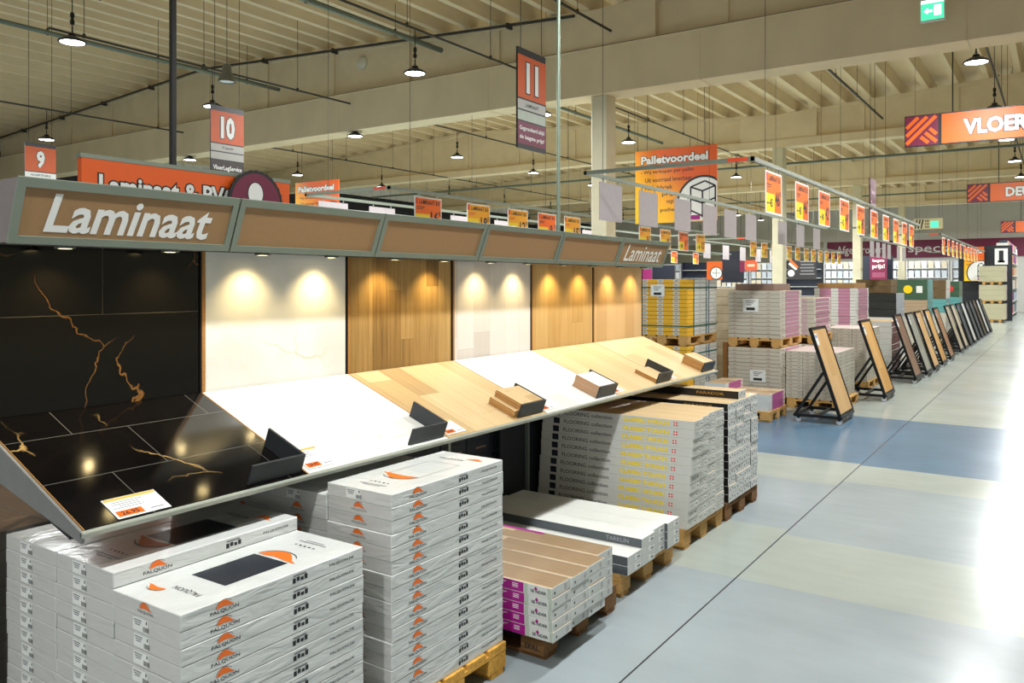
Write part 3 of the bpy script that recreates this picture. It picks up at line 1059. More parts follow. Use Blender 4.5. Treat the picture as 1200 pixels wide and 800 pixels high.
def lamp(x, y, z, lab, top=6.2):
    t = thing('pendant_lamp', lab, 'lamp', (x, y, z), group='round pendant lamps under the hall roof')
    ob('housing', H_ME, t)
    ob('lens', L_ME, t)
    c = ob('cord', C_ME, t)
    ob('connector', K_ME, c, loc=(.0, 0, .26))
    ld = bpy.data.lights.new('lamp_light', 'AREA')
    ld.shape = 'DISK'
    ld.size = .33
    ld.energy = LAMP_W
    ld.color = LAMP_COL
    lo = ob('lamp_light', ld, t, loc=(0, 0, -.03))
    return t
def rail_pipe(x, y0, y1, z, lab, r=.022, mt=None, hang=True, nm='lighting_rail', cat='rail'):
    t = thing(nm, lab, cat, (x, y0, z), group=None)
    m = MB(); m.tube((0, 0, 0), (0, y1 - y0, 0), r, 8)
    ob('pipe', m.mesh('pipe', mt or DARKPIPE), t)
    if hang:
        yy = .6
        while yy < y1 - y0:
            m = MB(); m.tube((0, yy, r), (0, yy, roof(x) - z + .34), .006, 5)
            m.box(-.018, .018, yy - .02, yy + .02, -r - .004, r + .03)
            ob('hanger', m.mesh('hanger', DARKPIPE), t)
            yy += 2.4
ROWS = [(-1.15, 15.03, 4.29, -4, 11, 'over the main aisle'), (-9.1, 10.47, 4.1, 0, 12, 'behind the display'), (-14.2, 10.15, 4.0, 0, 12, 'in the row past the aisle ten sign'), (-20.9, 10.18, 4.0, -1, 12, 'in the far row towards the dark-banded wall')]
for x, ya, st, k0, k1, nm in ROWS:
    for k in range(k0, k1):
        lamp(x, ya + st * k, 5.45, f'round pendant lamp, {nth(k - k0)} of the row {nm}')
    ys = ya + st * k0
    rail_pipe(x, ys - 3.2, ya + st * (k1 - 1) + .5, 6.21, f'dark lighting rail {nm}')
lamp(-12.12, 6.27, 5.45, 'single big pendant lamp high above the black marble panel')
rail_pipe(-12.12, 2.0, 6.7, 6.21, 'short dark lighting rail above the black marble panel')
rail_pipe(-11.4, 2.3, 14.0, 7.05, 'thick grey-green water pipe running to the tall roof beam', .06, PIPE, nm='sprinkler_pipe', cat='pipe')
rail_pipe(-16.8, 5.2, 14.0, 6.9, 'thick grey-green water pipe near the roof ridge', .05, PIPE, nm='sprinkler_pipe', cat='pipe')
rail_pipe(-7.2, 2.5, 14.0, 6.75, 'thin dark pipe beside the roof valley', .025, DARKPIPE, nm='sprinkler_pipe', cat='pipe')
rail_pipe(-11.4, 14.6, 26.0, 6.7, 'grey pipe running on beyond the sheeted beam', .05, PIPE, nm='sprinkler_pipe', cat='pipe')
rail_pipe(-4.4, 14.6, 26.0, 6.75, 'dark pipe between roof ribs behind the sheeted beam', .03, DARKPIPE, nm='sprinkler_pipe', cat='pipe')
for i, (y, z) in enumerate(((27.0, 5.75), (39.0, 5.75))):
    t = thing('cable_tray', f'long grey cable tray crossing the hall, {"nearer the display" if i == 0 else "far down the hall"}', 'cable tray', (-12, y, z))
    m = MB()
    m.box(-14, 15, -.08, .08, 0, .012); m.box(-14, 15, -.085, -.075, 0, .06); m.box(-14, 15, .075, .085, 0, .06)
    ob('tray', m.mesh('tray', PIPE), t)
    for k in range(-5, 6):
        m = MB(); m.tube((k * 2.7, 0, .03), (k * 2.7, 0, roof(-12 + k * 2.7) - z + .34), .007, 5)
        ob('hanger', m.mesh('hanger', DARKPIPE), t)
t = struct('cable_conduit_1', None, (-20, 13.98, 0))  # dark cable conduit clipped along the gable of the beam
m = MB()
m.tube((-12.5, 0, roof(-32.5) - .10), (0, 0, roof(-20) - .10), .03, 6); m.tube((0, 0, roof(-20) - .10), (12.0, 0, roof(-8) - .10), .03, 6)
ob('conduit', m.mesh('conduit', DARKPIPE), t)
for k in range(-4, 5):
    ob('clip', MB().box(k * 2.6 - .03, k * 2.6 + .03, -.03, .15, roof(-20 + k * 2.6) - .16, roof(-20 + k * 2.6) - .05).mesh('clip', DARKPIPE), t)
# smoke heads on the beam
sm_me = MB().lathe([(0, 0), (.17, .0), (.16, -.05), (.10, -.09), (0, -.10)], 20).mesh('smoke_detector', flat('cream_plastic', (224, 218, 196), .5), smooth=True)
for x, y, z, lab in ((-14.0, 14.27 - .36, 7.2, 'round cream detector head high on the gabled beam'), (-17.0, 26.05, 7.0, 'round cream detector head on the second beam')):
    o = ob('smoke_detector', sm_me, M=axes((x, y + .28, z), UX, UZ, (0, -1, 0)) @ Matrix.Rotation(math.pi, 4, 'X'))
    tag(o, lab, 'detector')
# bell-shaped loudspeaker
t = thing('loudspeaker', 'bell-shaped grey loudspeaker hanging above the aisle ten sign', 'loudspeaker', (-13.2, 9.75, 5.72))
ob('horn', MB().lathe([(.07, .34), (.08, .3), (.09, .2), (.16, .05), (.17, 0), (.13, .02)], 14).mesh('horn', mat('grey_horn', (120, 118, 104), .5), smooth=True), t)
ob('mouth', MB().lathe([(0, .03), (.13, .02)], 14).mesh('mouth', PAPER), t)
ob('wire', MB().tube((0, 0, .34), (0, 0, 2.0), .006, 5).mesh('wire', DARKPIPE), t)
# tall poles
t = thing('pole', 'black vertical pole rising from the orange header board to the roof', 'pole', (-6.62, 4.32, 0), me=MB().box(-.022, .022, -.022, .022, 0, 7.3).mesh('pole', BLACK))
t = thing('pole', 'thin grey-green pole rising behind the display header to the roof', 'pole', (-3.56, 5.95, 0), me=MB().tube((0, 0, 0), (0, 0, 7.3), .016, 10).mesh('pole', mat('pale_green_steel', (150, 166, 150), .3, .5), smooth=True))
# lit exit sign
t = thing('exit_sign', 'lit green and white exit sign hanging under the sheeted beam', 'exit sign', (-1.62, 13.7, 5.84))
ob('case', MB().box(-.17, .17, -.03, .03, 0, .34).mesh('case', WHITE, bevel=.006), t)
EG, EW = emit('exit_green', (70, 214, 160), 1.3), emit('exit_white', (235, 255, 248), 1.5)
m = MB()
m.rect((0, -.031, .16), UX, UZ, .31, .27, 0)
m.rect((.07, -.032, .16), UX, UZ, .10, .16, 1)
m.poly([(-.12, 0), (-.06, .05), (-.06, .02), (.0, .02), (.0, -.02), (-.06, -.02), (-.06, -.05)], (0, -.032, .16), UX, UZ, 1)
m.rect((0, -.032, .3), UX, UZ, .31, .05, 1)
ob('face', m.mesh('face', [EG, EW]), t)
m = MB(); m.tube((-.12, 0, .34), (-.12, 0, 1.6), .004, 5); m.tube((.12, 0, .34), (.12, 0, 1.6), .004, 5)
ob('wire', m.mesh('wire', DARKPIPE), t)

# ================================================================== hanging signs
OUTL = flat('sign_outline', (30, 18, 16), .5)
def olt(mb_, s, o, u, v, n, w_, h_, t, fi=0, oi=1, bold=.03, ob_=None):
    """white lettering with a dark outline"""
    o = Vector(o); n = Vector(n)
    mb_.text(s, o + n * .001, u, v, w_ + 2 * t, h_ + 2 * t, oi, bold=bold + t / h_ * .9)
    mb_.text(s, o + n * .004, u, v, w_, h_, fi, bold=bold)
SIGNO = mat('burnt_orange_sign', (206, 84, 16), .5, var=.03)
BANDG = flat('sign_grey_band', (176, 172, 166), .4)
def aisle_sign(num, x, y, ztop, bands, lab):
    W_, H_ = .63, 1.21
    t = thing('aisle_sign', lab, 'aisle sign', (x, y, ztop - H_), group='hanging aisle number signs')
    z = H_
    ob('panel', MB().box(-.012, .012, 0, W_, 0, H_).mesh('panel', BLACK), t)
    ob('number_field', MB().box(.0121, .014, 0, W_, H_ - .60, H_ - .085).mesh('number_field', SIGNO), t)
    m = MB()
    olt(m, num, (.0145, W_ / 2, H_ - .345), UY, UZ, UX, .27 if len(num) > 1 else .17, .37, .014, bold=.05)
    ob('number', m.mesh('number', [WHITE, OUTL]), t)
    zz = H_ - .62
    for nm, hh, mt, txt, tc in bands:
        b_ = ob('text_band', MB().box(.0121, .014, 0, W_, zz - hh, zz).mesh('text_band', mt), t)
        if txt:
            m = MB()
            n = len(txt)
            for k, s in enumerate(txt):
                lh = hh / (n + .7)
                m.text(s, (.0146, W_ / 2, zz - hh * .5 + ((n - 1) / 2 - k) * lh * 1.05), UY, UZ, min(.55, .05 * len(s) * (lh / .09)), lh * .66, 0, bold=.02)
            ob('lettering', m.mesh('lettering', tc), b_)
        zz -= hh + .018
    m = MB(); m.tube((0, .08, H_), (0, .08, roof(x) - ztop + H_ + .34), .005, 5); m.tube((0, W_ - .08, H_), (0, W_ - .08, roof(x) - ztop + H_ + .34), .005, 5)
    ob('wire', m.mesh('wire', DARKPIPE), t)
aisle_sign('11', -5.4, 8.06, 4.73, [('a', .115, BANDG, ['LAMINAAT'], INK), ('b', .115, mat('pale_green_band', (170, 178, 164), .4), [], INK), ('c', .27, MAROON, ['Gegarandeerd altijd', 'de laagste prijs!'], PAPER)], 'hanging aisle sign numbered 11 with maroon lower band')
aisle_sign('10', -11.33, 8.06, 4.77, [('a', .115, BANDG, ['Tapijt'], INK), ('b', .115, BANDG, [], INK), ('c', .25, mat('dark_brown_band', (52, 40, 40), .4), ['VloerLegService'], PAPER)], 'hanging aisle sign numbered 10 with two grey bands')
aisle_sign('9', -17.95, 8.3, 4.85, [('a', .115, PAPER, ['VLOERTEGELS'], INK), ('b', .115, BANDG, [], INK), ('c', .25, MAROON, [], PAPER)], 'hanging aisle sign numbered 9 at the display end')
# maroon blade sign down the aisle
t = thing('hanging_sign', 'maroon blade sign with pale lettering hanging above the orange posters', 'hanging sign', (-3.42, 18.7, 2.95))
ob('panel', MB().box(-.012, .012, 0, .66, 0, 1.2).mesh('panel', mat('deep_maroon_sign', (84, 26, 50), .5)), t)
m = MB()
for k, (s, ww, hh) in enumerate((('Service', .36, .10), ('Zagerij', .52, .2), ('hier', .3, .15))):
    m.text(s, (.013, .33, .92 - k * .30), UY, UZ, ww, hh, 0, bold=.02)
ob('lettering', m.mesh('lettering', [flat('pale_pink_lettering', (206, 180, 190), .5)]), t)
m = MB(); m.tube((0, .08, 1.2), (0, .08, 4.9), .005, 5); m.tube((0, .58, 1.2), (0, .58, 4.9), .005, 5)
ob('wire', m.mesh('wire', DARKPIPE), t)

# department banners over the aisle
def banner(x, y, z0, txt, sq, lab, L=3.6, H_=.55, tw=1.0):
    t = thing('department_sign', lab, 'hanging sign', (x, y, z0), group='orange department signs above the aisle')
    ob('panel', MB().box(0, L, -.03, .03, 0, H_).mesh('panel', BLACK), t)
    S = H_
    m = MB()
    m.rect((S / 2, -.031, H_ / 2), UX, UZ, S - .03, H_ - .03, 0)
    def stripe(a, b_, w_):
        a, b_ = Vector(a), Vector(b_)
        d = (b_ - a).normalized(); nn = Vector((-d.y, d.x)) * w_ / 2
        q = [a + nn, a - nn, b_ - nn, b_ + nn]
        m.poly([(p.x, p.y) for p in q], (0, -.0325, 0), UX, UZ, 1)
    k = S / .55
    for a, b_ in (((.03, .05), (.50, .51)), ((.03, .19), (.36, .51)), ((.03, .33), (.22, .51)), ((.40, .30), (.51, .19)), ((.33, .23), (.51, .06)), ((.26, .16), (.38, .05))):
        stripe((a[0] * k, a[1] * k), (b_[0] * k, b_[1] * k), .062 * k)
    ob('emblem', m.mesh('emblem', [MAROON, ORANGE]), t)
    m = MB(); m.rect(((S + .03 + L) / 2, -.031, H_ / 2), UX, UZ, L - S - .05, H_ - .04, 0)
    ob('field', m.mesh('field', [ORANGE]), t)
    m = MB()
    olt(m, txt, (S + sq + tw / 2, -.0325, H_ * .49), UX, UZ, -UY, tw, H_ * .50, .012, bold=.045)
    ob('lettering', m.mesh('lettering', [WHITE, OUTL]), t)
    m = MB()
    for xx in (.8, L - .6):
        ob('hanger', MB().tube((xx, 0, H_), (xx, 0, roof(x + xx) - z0 + .34), .012, 6).mesh('hanger', DARKPIPE), t)
banner(-2.47, 16.9, 4.455, 'VLOERK', .39, 'big orange department sign lettered VLOERK above the aisle', L=3.8, H_=.583, tw=1.23)
banner(-2.32, 27.3, 4.24, 'DEU', .42, 'orange department sign lettered DEU further down the aisle', tw=.62)
banner(-2.37, 43.9, 4.2, 'V', .38, 'small distant orange department sign with one letter V', tw=.22)
banner(-.35, 52.0, 3.4, 'B', .3, 'most distant orange department sign low over the aisle end', tw=.2)

# pallet-offer boards
def grad_board():
    m, nt, b = new('orange_yellow_board')
    tc = N(nt, 'TexCoord')
    sp = N(nt, 'SeparateXYZ')
    nt.links.new(tc.outputs['Object'], sp.inputs[0])
    d = math_n(nt, 'ADD', math_n(nt, 'MULTIPLY', sp.outputs[0], .45), math_n(nt, 'MULTIPLY', sp.outputs[2], .5))
    rp = N(nt, 'ValToRGB')
    e = rp.color_ramp.elements
    e[0].position = .15; e[0].color = lin((254, 206, 30))
    e[1].position = .95; e[1].color = lin((226, 92, 14))
    e.new(.5).color = lin((252, 176, 20))
    nt.links.new(d, rp.inputs[0])
    nt.links.new(rp.outputs[0], b.inputs['Base Color'])
    return m
GB = grad_board()
def offer_board(x, y, z0, W_, H_, lab, hang=True, sc=1.0):
    t = thing('hanging_sign' if hang else 'offer_sign', lab, 'offer board', (x, y, z0), group='orange pallet-offer boards')
    m = MB(); m.box(0, W_, -.012, .012, 0, H_)
    ob('panel', m.mesh('panel', GB), t)
    m = MB()
    olt(m, 'Palletvoordeel', (W_ * .485, -.0125, H_ * .865), UX, UZ, -UY, W_ * .82, H_ * .115, H_ * .007, bold=.04)
    for k, (s, ww) in enumerate((('- Wij verkopen per pallet', .66), ('Uit voorraad leverbaar', .58), ('- Vaak fabriek', .40), ('prijs-', .2), ('op', .09), ('pallets', .24))):
        m.text(s, (W_ * ((.07 if s[0] == '-' else .125 if k == 1 else .36) + ww / 2 if k < 3 else .44), -.0128, H_ * (.695 - k * .105)), UX, UZ, W_ * ww, H_ * .06, 1, bold=.01)
    ob('lettering', m.mesh('lettering', [WHITE, INK]), t)
    m = MB()
    n = 40
    cx, cz, R = W_ * .835, H_ * .24, H_ * .37
    def cl(r):
        return [(max(0, min(W_, cx + r * math.cos(2 * math.pi * i / n))), max(H_ * .01, min(H_, cz + r * math.sin(2 * math.pi * i / n)))) for i in range(n)]
    m.poly(cl(R), (0, -.0126, 0), UX, UZ, 1)
    m.poly(cl(R * .92), (0, -.0130, 0), UX, UZ, 0)
    def ln(a, b_, w_=.022):
        a = Vector((W_ * a[0], H_ * a[1])); b_ = Vector((W_ * b_[0], H_ * b_[1]))
        d = (b_ - a).normalized(); nn = Vector((-d.y, d.x)) * w_ * H_ / 2
        m.poly([tuple(p) for p in (a + nn, a - nn, b_ - nn, b_ + nn)], (0, -.0134, 0), UX, UZ, 1)
    for a, b_ in (((.69, .46), (.83, .40)), ((.83, .40), (.98, .46)), ((.83, .40), (.83, .05)), ((.69, .46), (.69, .1)), ((.98, .46), (.98, .14)), ((.69, .30), (.83, .24)), ((.83, .24), (.98, .30)), ((.69, .15), (.83, .07)), ((.83, .07), (.98, .14)), ((.69, .46), (.86, .53)), ((.86, .53), (.98, .46))):
        ln(a, b_)
    m.rect((W_ * .74, -.0138, H_ * .055), UX, UZ, W_ * .12, H_ * .06, 2)
    ob('picture', m.mesh('picture', [WHITE, INK, MAGENTA]), t)
    if hang:
        m = MB()
        for xx in (.15, .85): m.tube((W_ * xx, 0, H_), (W_ * xx, 0, roof(x) - z0 + .34), .005, 5)
        ob('wire', m.mesh('wire', DARKPIPE), t)
offer_board(-7.25, 15.2, 3.10, 1.73, 1.48, 'big orange and yellow pallet-offer board hanging beside the thick column')
offer_board(-17.9, 15.5, 3.22, 1.73, 1.48, 'orange pallet-offer board half hidden behind the display headers')
offer_board(-4.12, 46.9, 1.98, .88, 1.72, 'distant orange pallet-offer board before the dark wall down the aisle', True)

# orange header board of the next aisle with a round maroon badge
t = thing('aisle_header', 'long orange header board lettered Laminaat & PVC behind the display', 'header board', (-6.5, 3.42, 0))
m = MB(); m.box(-.03, .03, 0, 2.1, 2.2, 2.9)
ob('panel', m.mesh('panel', mat('orange_header', (236, 94, 8), .5, var=.02)), t)
ob('top_edge', MB().box(-.035, .035, -.01, 2.11, 2.9, 2.935).mesh('top_edge', GREENSTEEL), t)
m = MB()
olt(m, 'Laminaat & PVC', (.031, .80, 2.70), UY, UZ, UX, 1.32, .17, .012, bold=.03)
ob('lettering', m.mesh('lettering', [WHITE, OUTL]), t)
m = MB()
for yy in (.1, 2.0): m.box(-.02, .02, yy - .02, yy + .02, 0, 2.2)
ob('post', m.mesh('post', STEEL), t)
t = thing('round_badge', 'round maroon badge with scalloped black rim on the orange header board', 'sign badge', (-6.40, 5.06, 2.66))
def gear(r, n=30, k=.012):
    return [((r * (1 + (k if i % 2 else -k))) * math.cos(2 * math.pi * i / (2 * n)), (r * (1 + (k if i % 2 else -k))) * math.sin(2 * math.pi * i / (2 * n))) for i in range(2 * n)]
ob('rim', MB().prism(gear(.315), 'x', -.02, .0).mesh('rim', BLACK), t)
m = MB(); m.disc((.001, 0, 0), UY, UZ, .285)
ob('disc', m.mesh('disc', MAROON), t)
m = MB(); m.disc((.002, -.01, .09), UY, UZ, .095, 0, .115); m.disc((.003, -.01, .09), UY, UZ, .085, 1, .105)
ob('dot', m.mesh('dot', [BLACK, PAPER]), t)
ob('bracket', MB().box(-.07, -.02, -.03, .03, -.2, .2).mesh('bracket', STEEL), t)

# ------------------------------------------------------------------ price posters on their rails
PWD, PHT = .70, .54
body_me = MB().box(-.004, .004, -PWD / 2, PWD / 2, -PHT, 0).mesh('price_poster', PAPER)
card_me = MB().box(-.004, .004, -PWD / 2, PWD / 2, -PHT, 0).mesh('blank_card', LILAC)
_PP = {}
def poster_print(style, big, small):
    k = (style, big, small)
    if k in _PP: return _PP[k]
    m = MB()
    e = .022
    bg = 0 if style == 'o' else 2
    m.rect((.0046, 0, -PHT / 2), UY, UZ, PWD - 2 * e, PHT - 2 * e, bg)
    if style == 'y':
        m.rect((.0050, -.165, -.39), UY, UZ, .33, .25, 1)
    else:
        m.rect((.0050, -.145, -.40), UY, UZ, .36, .235, 1)
    m.rect((.0050, -.30, -.07), UY, UZ, .06, .10, 4)
    m.text('LAMINAAT 8.0', (.0055, .03, -.085), UY, UZ, .52, .075, 3, bold=.03)
    m.rect((.0055, -.2, -.17), UY, UZ, .2, .014, 4 if style == 'y' else 3)
    m.rect((.0055, -.22, -.20), UY, UZ, .16, .012, 4 if style == 'y' else 3)
    a, c = big.split('.')
    m.text(a, (.0055, .16, -.33), UY, UZ, .20 if len(a) > 1 else .10, .20, 3, bold=.03)
    m.text(c, (.0055, .295, -.26), UY, UZ, .07, .08, 3, bold=.02)
    if small:
        m.text(small, (.0055, -.12, -.40), UY, UZ, .13, .11, 3, bold=.03)
        m.rect((.0055, -.26, -.41), UY, UZ, .08, .02, 3)
    _PP[k] = m.mesh('print', [mat('poster_orange', (250, 108, 2), .5, var=.02), YELLOW, AMBER, INK, mat('poster_red', (226, 70, 40), .5, var=.02)])
    return _PP[k]
def poster(x, y, z, style, big, small, lab, grp):
    o = thing('price_poster', lab, 'price poster', (x, y, z), 0, grp, body_me)
    ob('print', poster_print(style, big, small), o)
    m = 0
    ob('clip', CLIP, o)
CLIP = MB().box(-.006, .006, -.25, -.23, -.01, .05).box(-.006, .006, .23, .25, -.01, .05).mesh('clip', STEEL)
def blank(x, y, z, lab, grp):
    o = thing('blank_card', lab, 'poster back', (x, y, z), 0, grp, card_me)
    ob('clip', CLIP, o)
def frame(x0, x1, y0, y1, z, lab, tags=True):
    t = thing('poster_rail', lab, 'poster rail', (x0, y0, z), group='hanging rectangular poster rails')
    W_, L_ = x1 - x0, y1 - y0
    for nm, a, b_ in (('side_rail', (0, 0, 0), (0, L_, 0)), ('side_rail', (W_, 0, 0), (W_, L_, 0)), ('cross_rail', (0, 0, 0), (W_, 0, 0)), ('cross_rail', (0, L_, 0), (W_, L_, 0))):
        p = (min(a[0], b_[0]) - .02, max(a[0], b_[0]) + .02, min(a[1], b_[1]) - .02, max(a[1], b_[1]) + .02)
        ob(nm, MB().box(p[0], p[1], p[2], p[3], -.025, .025).mesh(nm, GREENSTEEL), t)
    k = .5
    while k < L_:
        for xx in (0, W_):
            ob('wire', MB().tube((xx, k, .02), (xx, k, roof(x0 + xx) - z + .34), .004, 4).mesh('wire', DARKPIPE), t)
        k += 4.2
    if tags:
        m = MB(); m.rect((W_ - .18, -.021, .0), UX, UZ, .26, .045, 0)
        ob('label_strip', m.mesh('label_strip', [mat('red_orange_label', (226, 74, 36), .5)]), t)
ZR = 3.40
frame(-5.4, -3.1, 9.75, 23.6, ZR, 'grey-green rail frame carrying orange posters over the pallets')
frame(-10.7, -8.8, 9.5, 24.4, ZR, 'grey-green rail frame carrying yellow posters behind the display')
frame(-5.4, -3.1, 28.0, 45.0, ZR, 'more distant rail frame over the wheeled sample stands')
frame(-10.7, -8.8, 27.0, 42.0, ZR, 'more distant rail frame beyond the yellow posters')
frame(-16.5, -14.5, 26.0, 42.0, ZR, 'rail frame in the far row behind the pallet-offer board')
PZ = ZR - .075
G1, G2, G3, G4, G5 = 'orange posters on the rail over the pallets', 'yellow posters behind the display headers', 'orange posters on the distant aisle rail', 'yellow posters on the rail across the hall', 'posters on the far-row rail'
for i, y in enumerate([10.61, 12.0, 13.32, 14.74, 16.09, 17.4, 18.7, 19.96, 21.15, 22.25]):
    poster(-3.1, y, PZ, 'o', '46.95' if i < 2 else ['49.95', '45.95', '42.25'][i % 3], '45' if i < 2 else ['42', '44', '40'][i % 3], f'orange price poster, {nth(i)} along the rail over the pallets', G1)
for i, (y, st, b_, s) in enumerate([(10.46, 'o', '16.95', '15'), (11.88, 'y', '18.25', '17'), (13.17, 'y', '12.95', '10'), (14.25, 'o', '9.75', '8'), (15.3, 'y', '15.25', ''), (16.6, 'y', '13.95', '12'), (19.0, 'y', '9.95', '8'), (20.29, 'y', '9.25', '8'), (21.53, 'o', '9.75', '8'), (22.83, 'y', '12.25', '9')]):
    poster(-8.8, y, PZ, st, b_, s, f'{"orange and yellow" if st == "o" else "yellow"} price poster priced {b_.split(".")[0]}, {nth(i)} along the rail behind the display', G2)
for i, y in enumerate([28.85, 30.2, 31.5, 32.8, 34.1, 35.5, 37.0, 38.5, 39.9, 41.2]):
    poster(-3.1, y, PZ, 'o', ['39.95', '24.95'][i % 2], ['35', '22'][i % 2], f'orange price poster, {nth(i)} along the distant aisle rail', G3)
for i, y in enumerate([27.76, 29.0, 30.2, 32.19, 33.42, 34.74, 35.9, 37.1, 38.3, 39.5, 40.7]):
    poster(-8.8, y, PZ, 'y', ['14.95', '12.95'][i % 2], '11', f'yellow price poster, {nth(i)} along the rail across the hall', G4)
for i, y in enumerate([27.0, 28.6, 30.3, 32.2, 34.4, 37.0]):
    poster(-14.5, y, PZ, 'o', ['19.95', '17.95'][i % 2], '15', f'orange price poster, {nth(i)} along the far-row rail', G5)
for i, y in enumerate([10.5, 11.79, 13.18, 14.48, 15.6, 16.87, 19.18, 20.75, 22.36]):
    blank(-5.4, y, PZ, f'grey back of a poster, {nth(i)} along the rail before the pallet-offer board', 'grey poster backs over the pallets')
for i, y in enumerate([29.94, 31.03, 32.19, 33.25, 35.37, 36.63]):
    blank(-5.4, y, PZ, f'grey back of a poster, {nth(i)} on the distant aisle rail', 'grey poster backs on the distant rail')
for i, y in enumerate([10.12, 11.37, 13.8, 15.4, 17.4, 19.49]):
    blank(-10.7, y, PZ, f'grey back of a poster, {nth(i)} behind the yellow posters', 'grey poster backs behind the yellow posters')
for i, y in enumerate([28.4, 30.4, 32.4, 34.4, 36.4]):
    blank(-10.7, y, PZ, f'grey back of a poster, {nth(i)} on the rail across the hall', 'grey poster backs across the hall')
for i, y in enumerate([27, 28.8, 30.6, 32.4, 34.2]):
    blank(-16.5, y, PZ, f'grey back of a poster, {nth(i)} on the far-row rail', 'grey poster backs on the far-row rail')

# ================================================================== wheeled sample stands along the aisle
STW, STH = .80, 1.24
TLT = Vector((-.38, 0, 1.16)).normalized()
TN = Vector((TLT.z, 0, -TLT.x))
SX0, SZ0 = -.02, .105
def stand_M(): return axes((SX0, 0, SZ0), UY, TLT, TN)
st_parts = {}
m = MB(); m.M = stand_M()
fw = .032
m.box(-STW / 2, STW / 2, 0, fw, -.02, .022); m.box(-STW / 2, STW / 2, STH - fw, STH, -.02, .022)
m.box(-STW / 2, -STW / 2 + fw, fw, STH - fw, -.02, .022); m.box(STW / 2 - fw, STW / 2, fw, STH - fw, -.02, .022)
S_FRAME = m.mesh('frame', STANDBLACK)
m = MB(); m.M = stand_M()
m.box(-STW / 2, -STW / 2 - .03, STH * .86, STH * .86 + .03, -.015, .005)
S_KNOB = m.mesh('hook', STANDBLACK)
m = MB()
for y in (-.38, .38): m.box(-.62, .0, y - .02, y + .02, .075, .115)
m.box(-.62, -.58, -.38, .38, .075, .115); m.box(-.03, .01, -.38, .38, .075, .115); m.box(-.34, -.30, -.38, .38, .078, .11)
S_BASE = m.mesh('base_frame', STANDBLACK)
pm = Vector((SX0, 0, SZ0)) + TLT * (STH * .5) - TN * .02
def strut(y):
    m = MB()
    a, b_ = Vector((-.6, y, .1)), Vector((pm.x, y, pm.z))
    d = (b_ - a).normalized(); L = (b_ - a).length
    m.M = axes(a, d, UY, d.cross(UY))
    m.box(0, L, -.018, .018, -.018, .018)
    return m.mesh('strut', STANDBLACK)
S_ST = [strut(-.37), strut(.37)]
m = MB(); m.tube((0, -.016, .036), (0, .016, .036), .036, 14, 0); m.box(-.02, .02, -.022, .022, .05, .076, 1)
S_CAST = m.mesh('caster', [CASTER, STANDBLACK])
m = MB(); m.M = stand_M()
m.rect((-STW / 2 + .13, STH - .17, .0125), UX, UY, .13, .16, 0)
m.rect((-STW / 2 + .13, STH - .13, .0130), UX, UY, .10, .04, 1)
S_LAB = m.mesh('info_label', [PAPER, flat('lilac_print', (150, 156, 206), .5)])
def stand(x, y, mt, lab):
    t = thing('sample_stand', lab, 'sample stand', (x, y + STW / 2, 0), 0, 'wheeled flooring sample stands along the aisle')
    b_ = st_parts.get(mt.name)
    if b_ is None:
        m = MB(); m.box(-STW / 2 + fw, STW / 2 - fw, fw, STH - fw, -.008, .012)
        b_ = st_parts[mt.name] = m.mesh('sample_board', mt)
    ob('sample_board', b_, t, M=stand_M())
    ob('frame', S_FRAME, t); ob('hook', S_KNOB, t)
    bs = ob('base_frame', S_BASE, t)
    for s in S_ST: ob('strut', s, t)
    for cx in (-.56, -.03):
        for cy in (-.36, .36):
            ob('caster', S_CAST, t, loc=(cx, cy, 0))
    ob('info_label', S_LAB, t)
ST_A = wood('stand_light_oak', [(206, 158, 100), (222, 178, 122), (232, 192, 138)], strip=.26, length=1.5, rough=.4, gap=.001, seed=51)
ST_B = wood('stand_honey_oak', [(206, 150, 80), (222, 172, 104), (230, 184, 120)], strip=.26, length=1.5, rough=.4, gap=.001, seed=53)
ST_C = wood('stand_brown_oak', [(130, 98, 80), (150, 116, 96), (166, 132, 112)], strip=.26, length=1.5, seed=55)
ST_D = wood('stand_grey_oak', [(150, 148, 136), (168, 166, 154), (182, 180, 168)], strip=.26, length=1.5, seed=57)
ST_E = wood('stand_red_oak', [(160, 112, 76), (178, 130, 92), (190, 146, 108)], strip=.26, length=1.5, seed=58)
ST_F = wood('stand_pale_oak', [(206, 188, 158), (220, 204, 178), (228, 214, 190)], strip=.26, length=1.5, seed=59)
ST_G = mat('stand_slate', (74, 80, 88), .4)
ST_H = mat('stand_white', (216, 216, 212), .4)
ST_I = mat('stand_dark_brown', (84, 66, 46), .4, var=.2)
SD = [(-2.43, 11.36, ST_A, 'light oak'), (-2.32, 14.0, ST_B, 'honey oak'), (-2.27, 16.85, ST_C, 'dull brown oak'), (-2.22, 18.0, ST_D, 'grey oak'),
      (-2.2, 19.0, ST_A, 'light oak'), (-2.2, 20.4, ST_B, 'honey oak'), (-2.2, 21.95, ST_E, 'reddish oak'), (-2.2, 24.3, ST_F, 'pale oak'), (-2.2, 25.6, ST_F, 'pale oak'),
      (-2.2, 27.0, ST_G, 'slate grey'), (-2.2, 28.3, ST_H, 'white'), (-2.2, 29.7, ST_G, 'slate grey'), (-2.2, 31.0, ST_G, 'slate grey'), (-2.2, 32.3, ST_I, 'dark brown'), (-2.2, 33.6, ST_H, 'white'), (-2.2, 35.0, ST_G, 'slate grey')]
for i, (x, y, mt, nm) in enumerate(SD):
    stand(x, y, mt, f'wheeled black sample stand with {nm} board, {nth(i)} along the aisle')

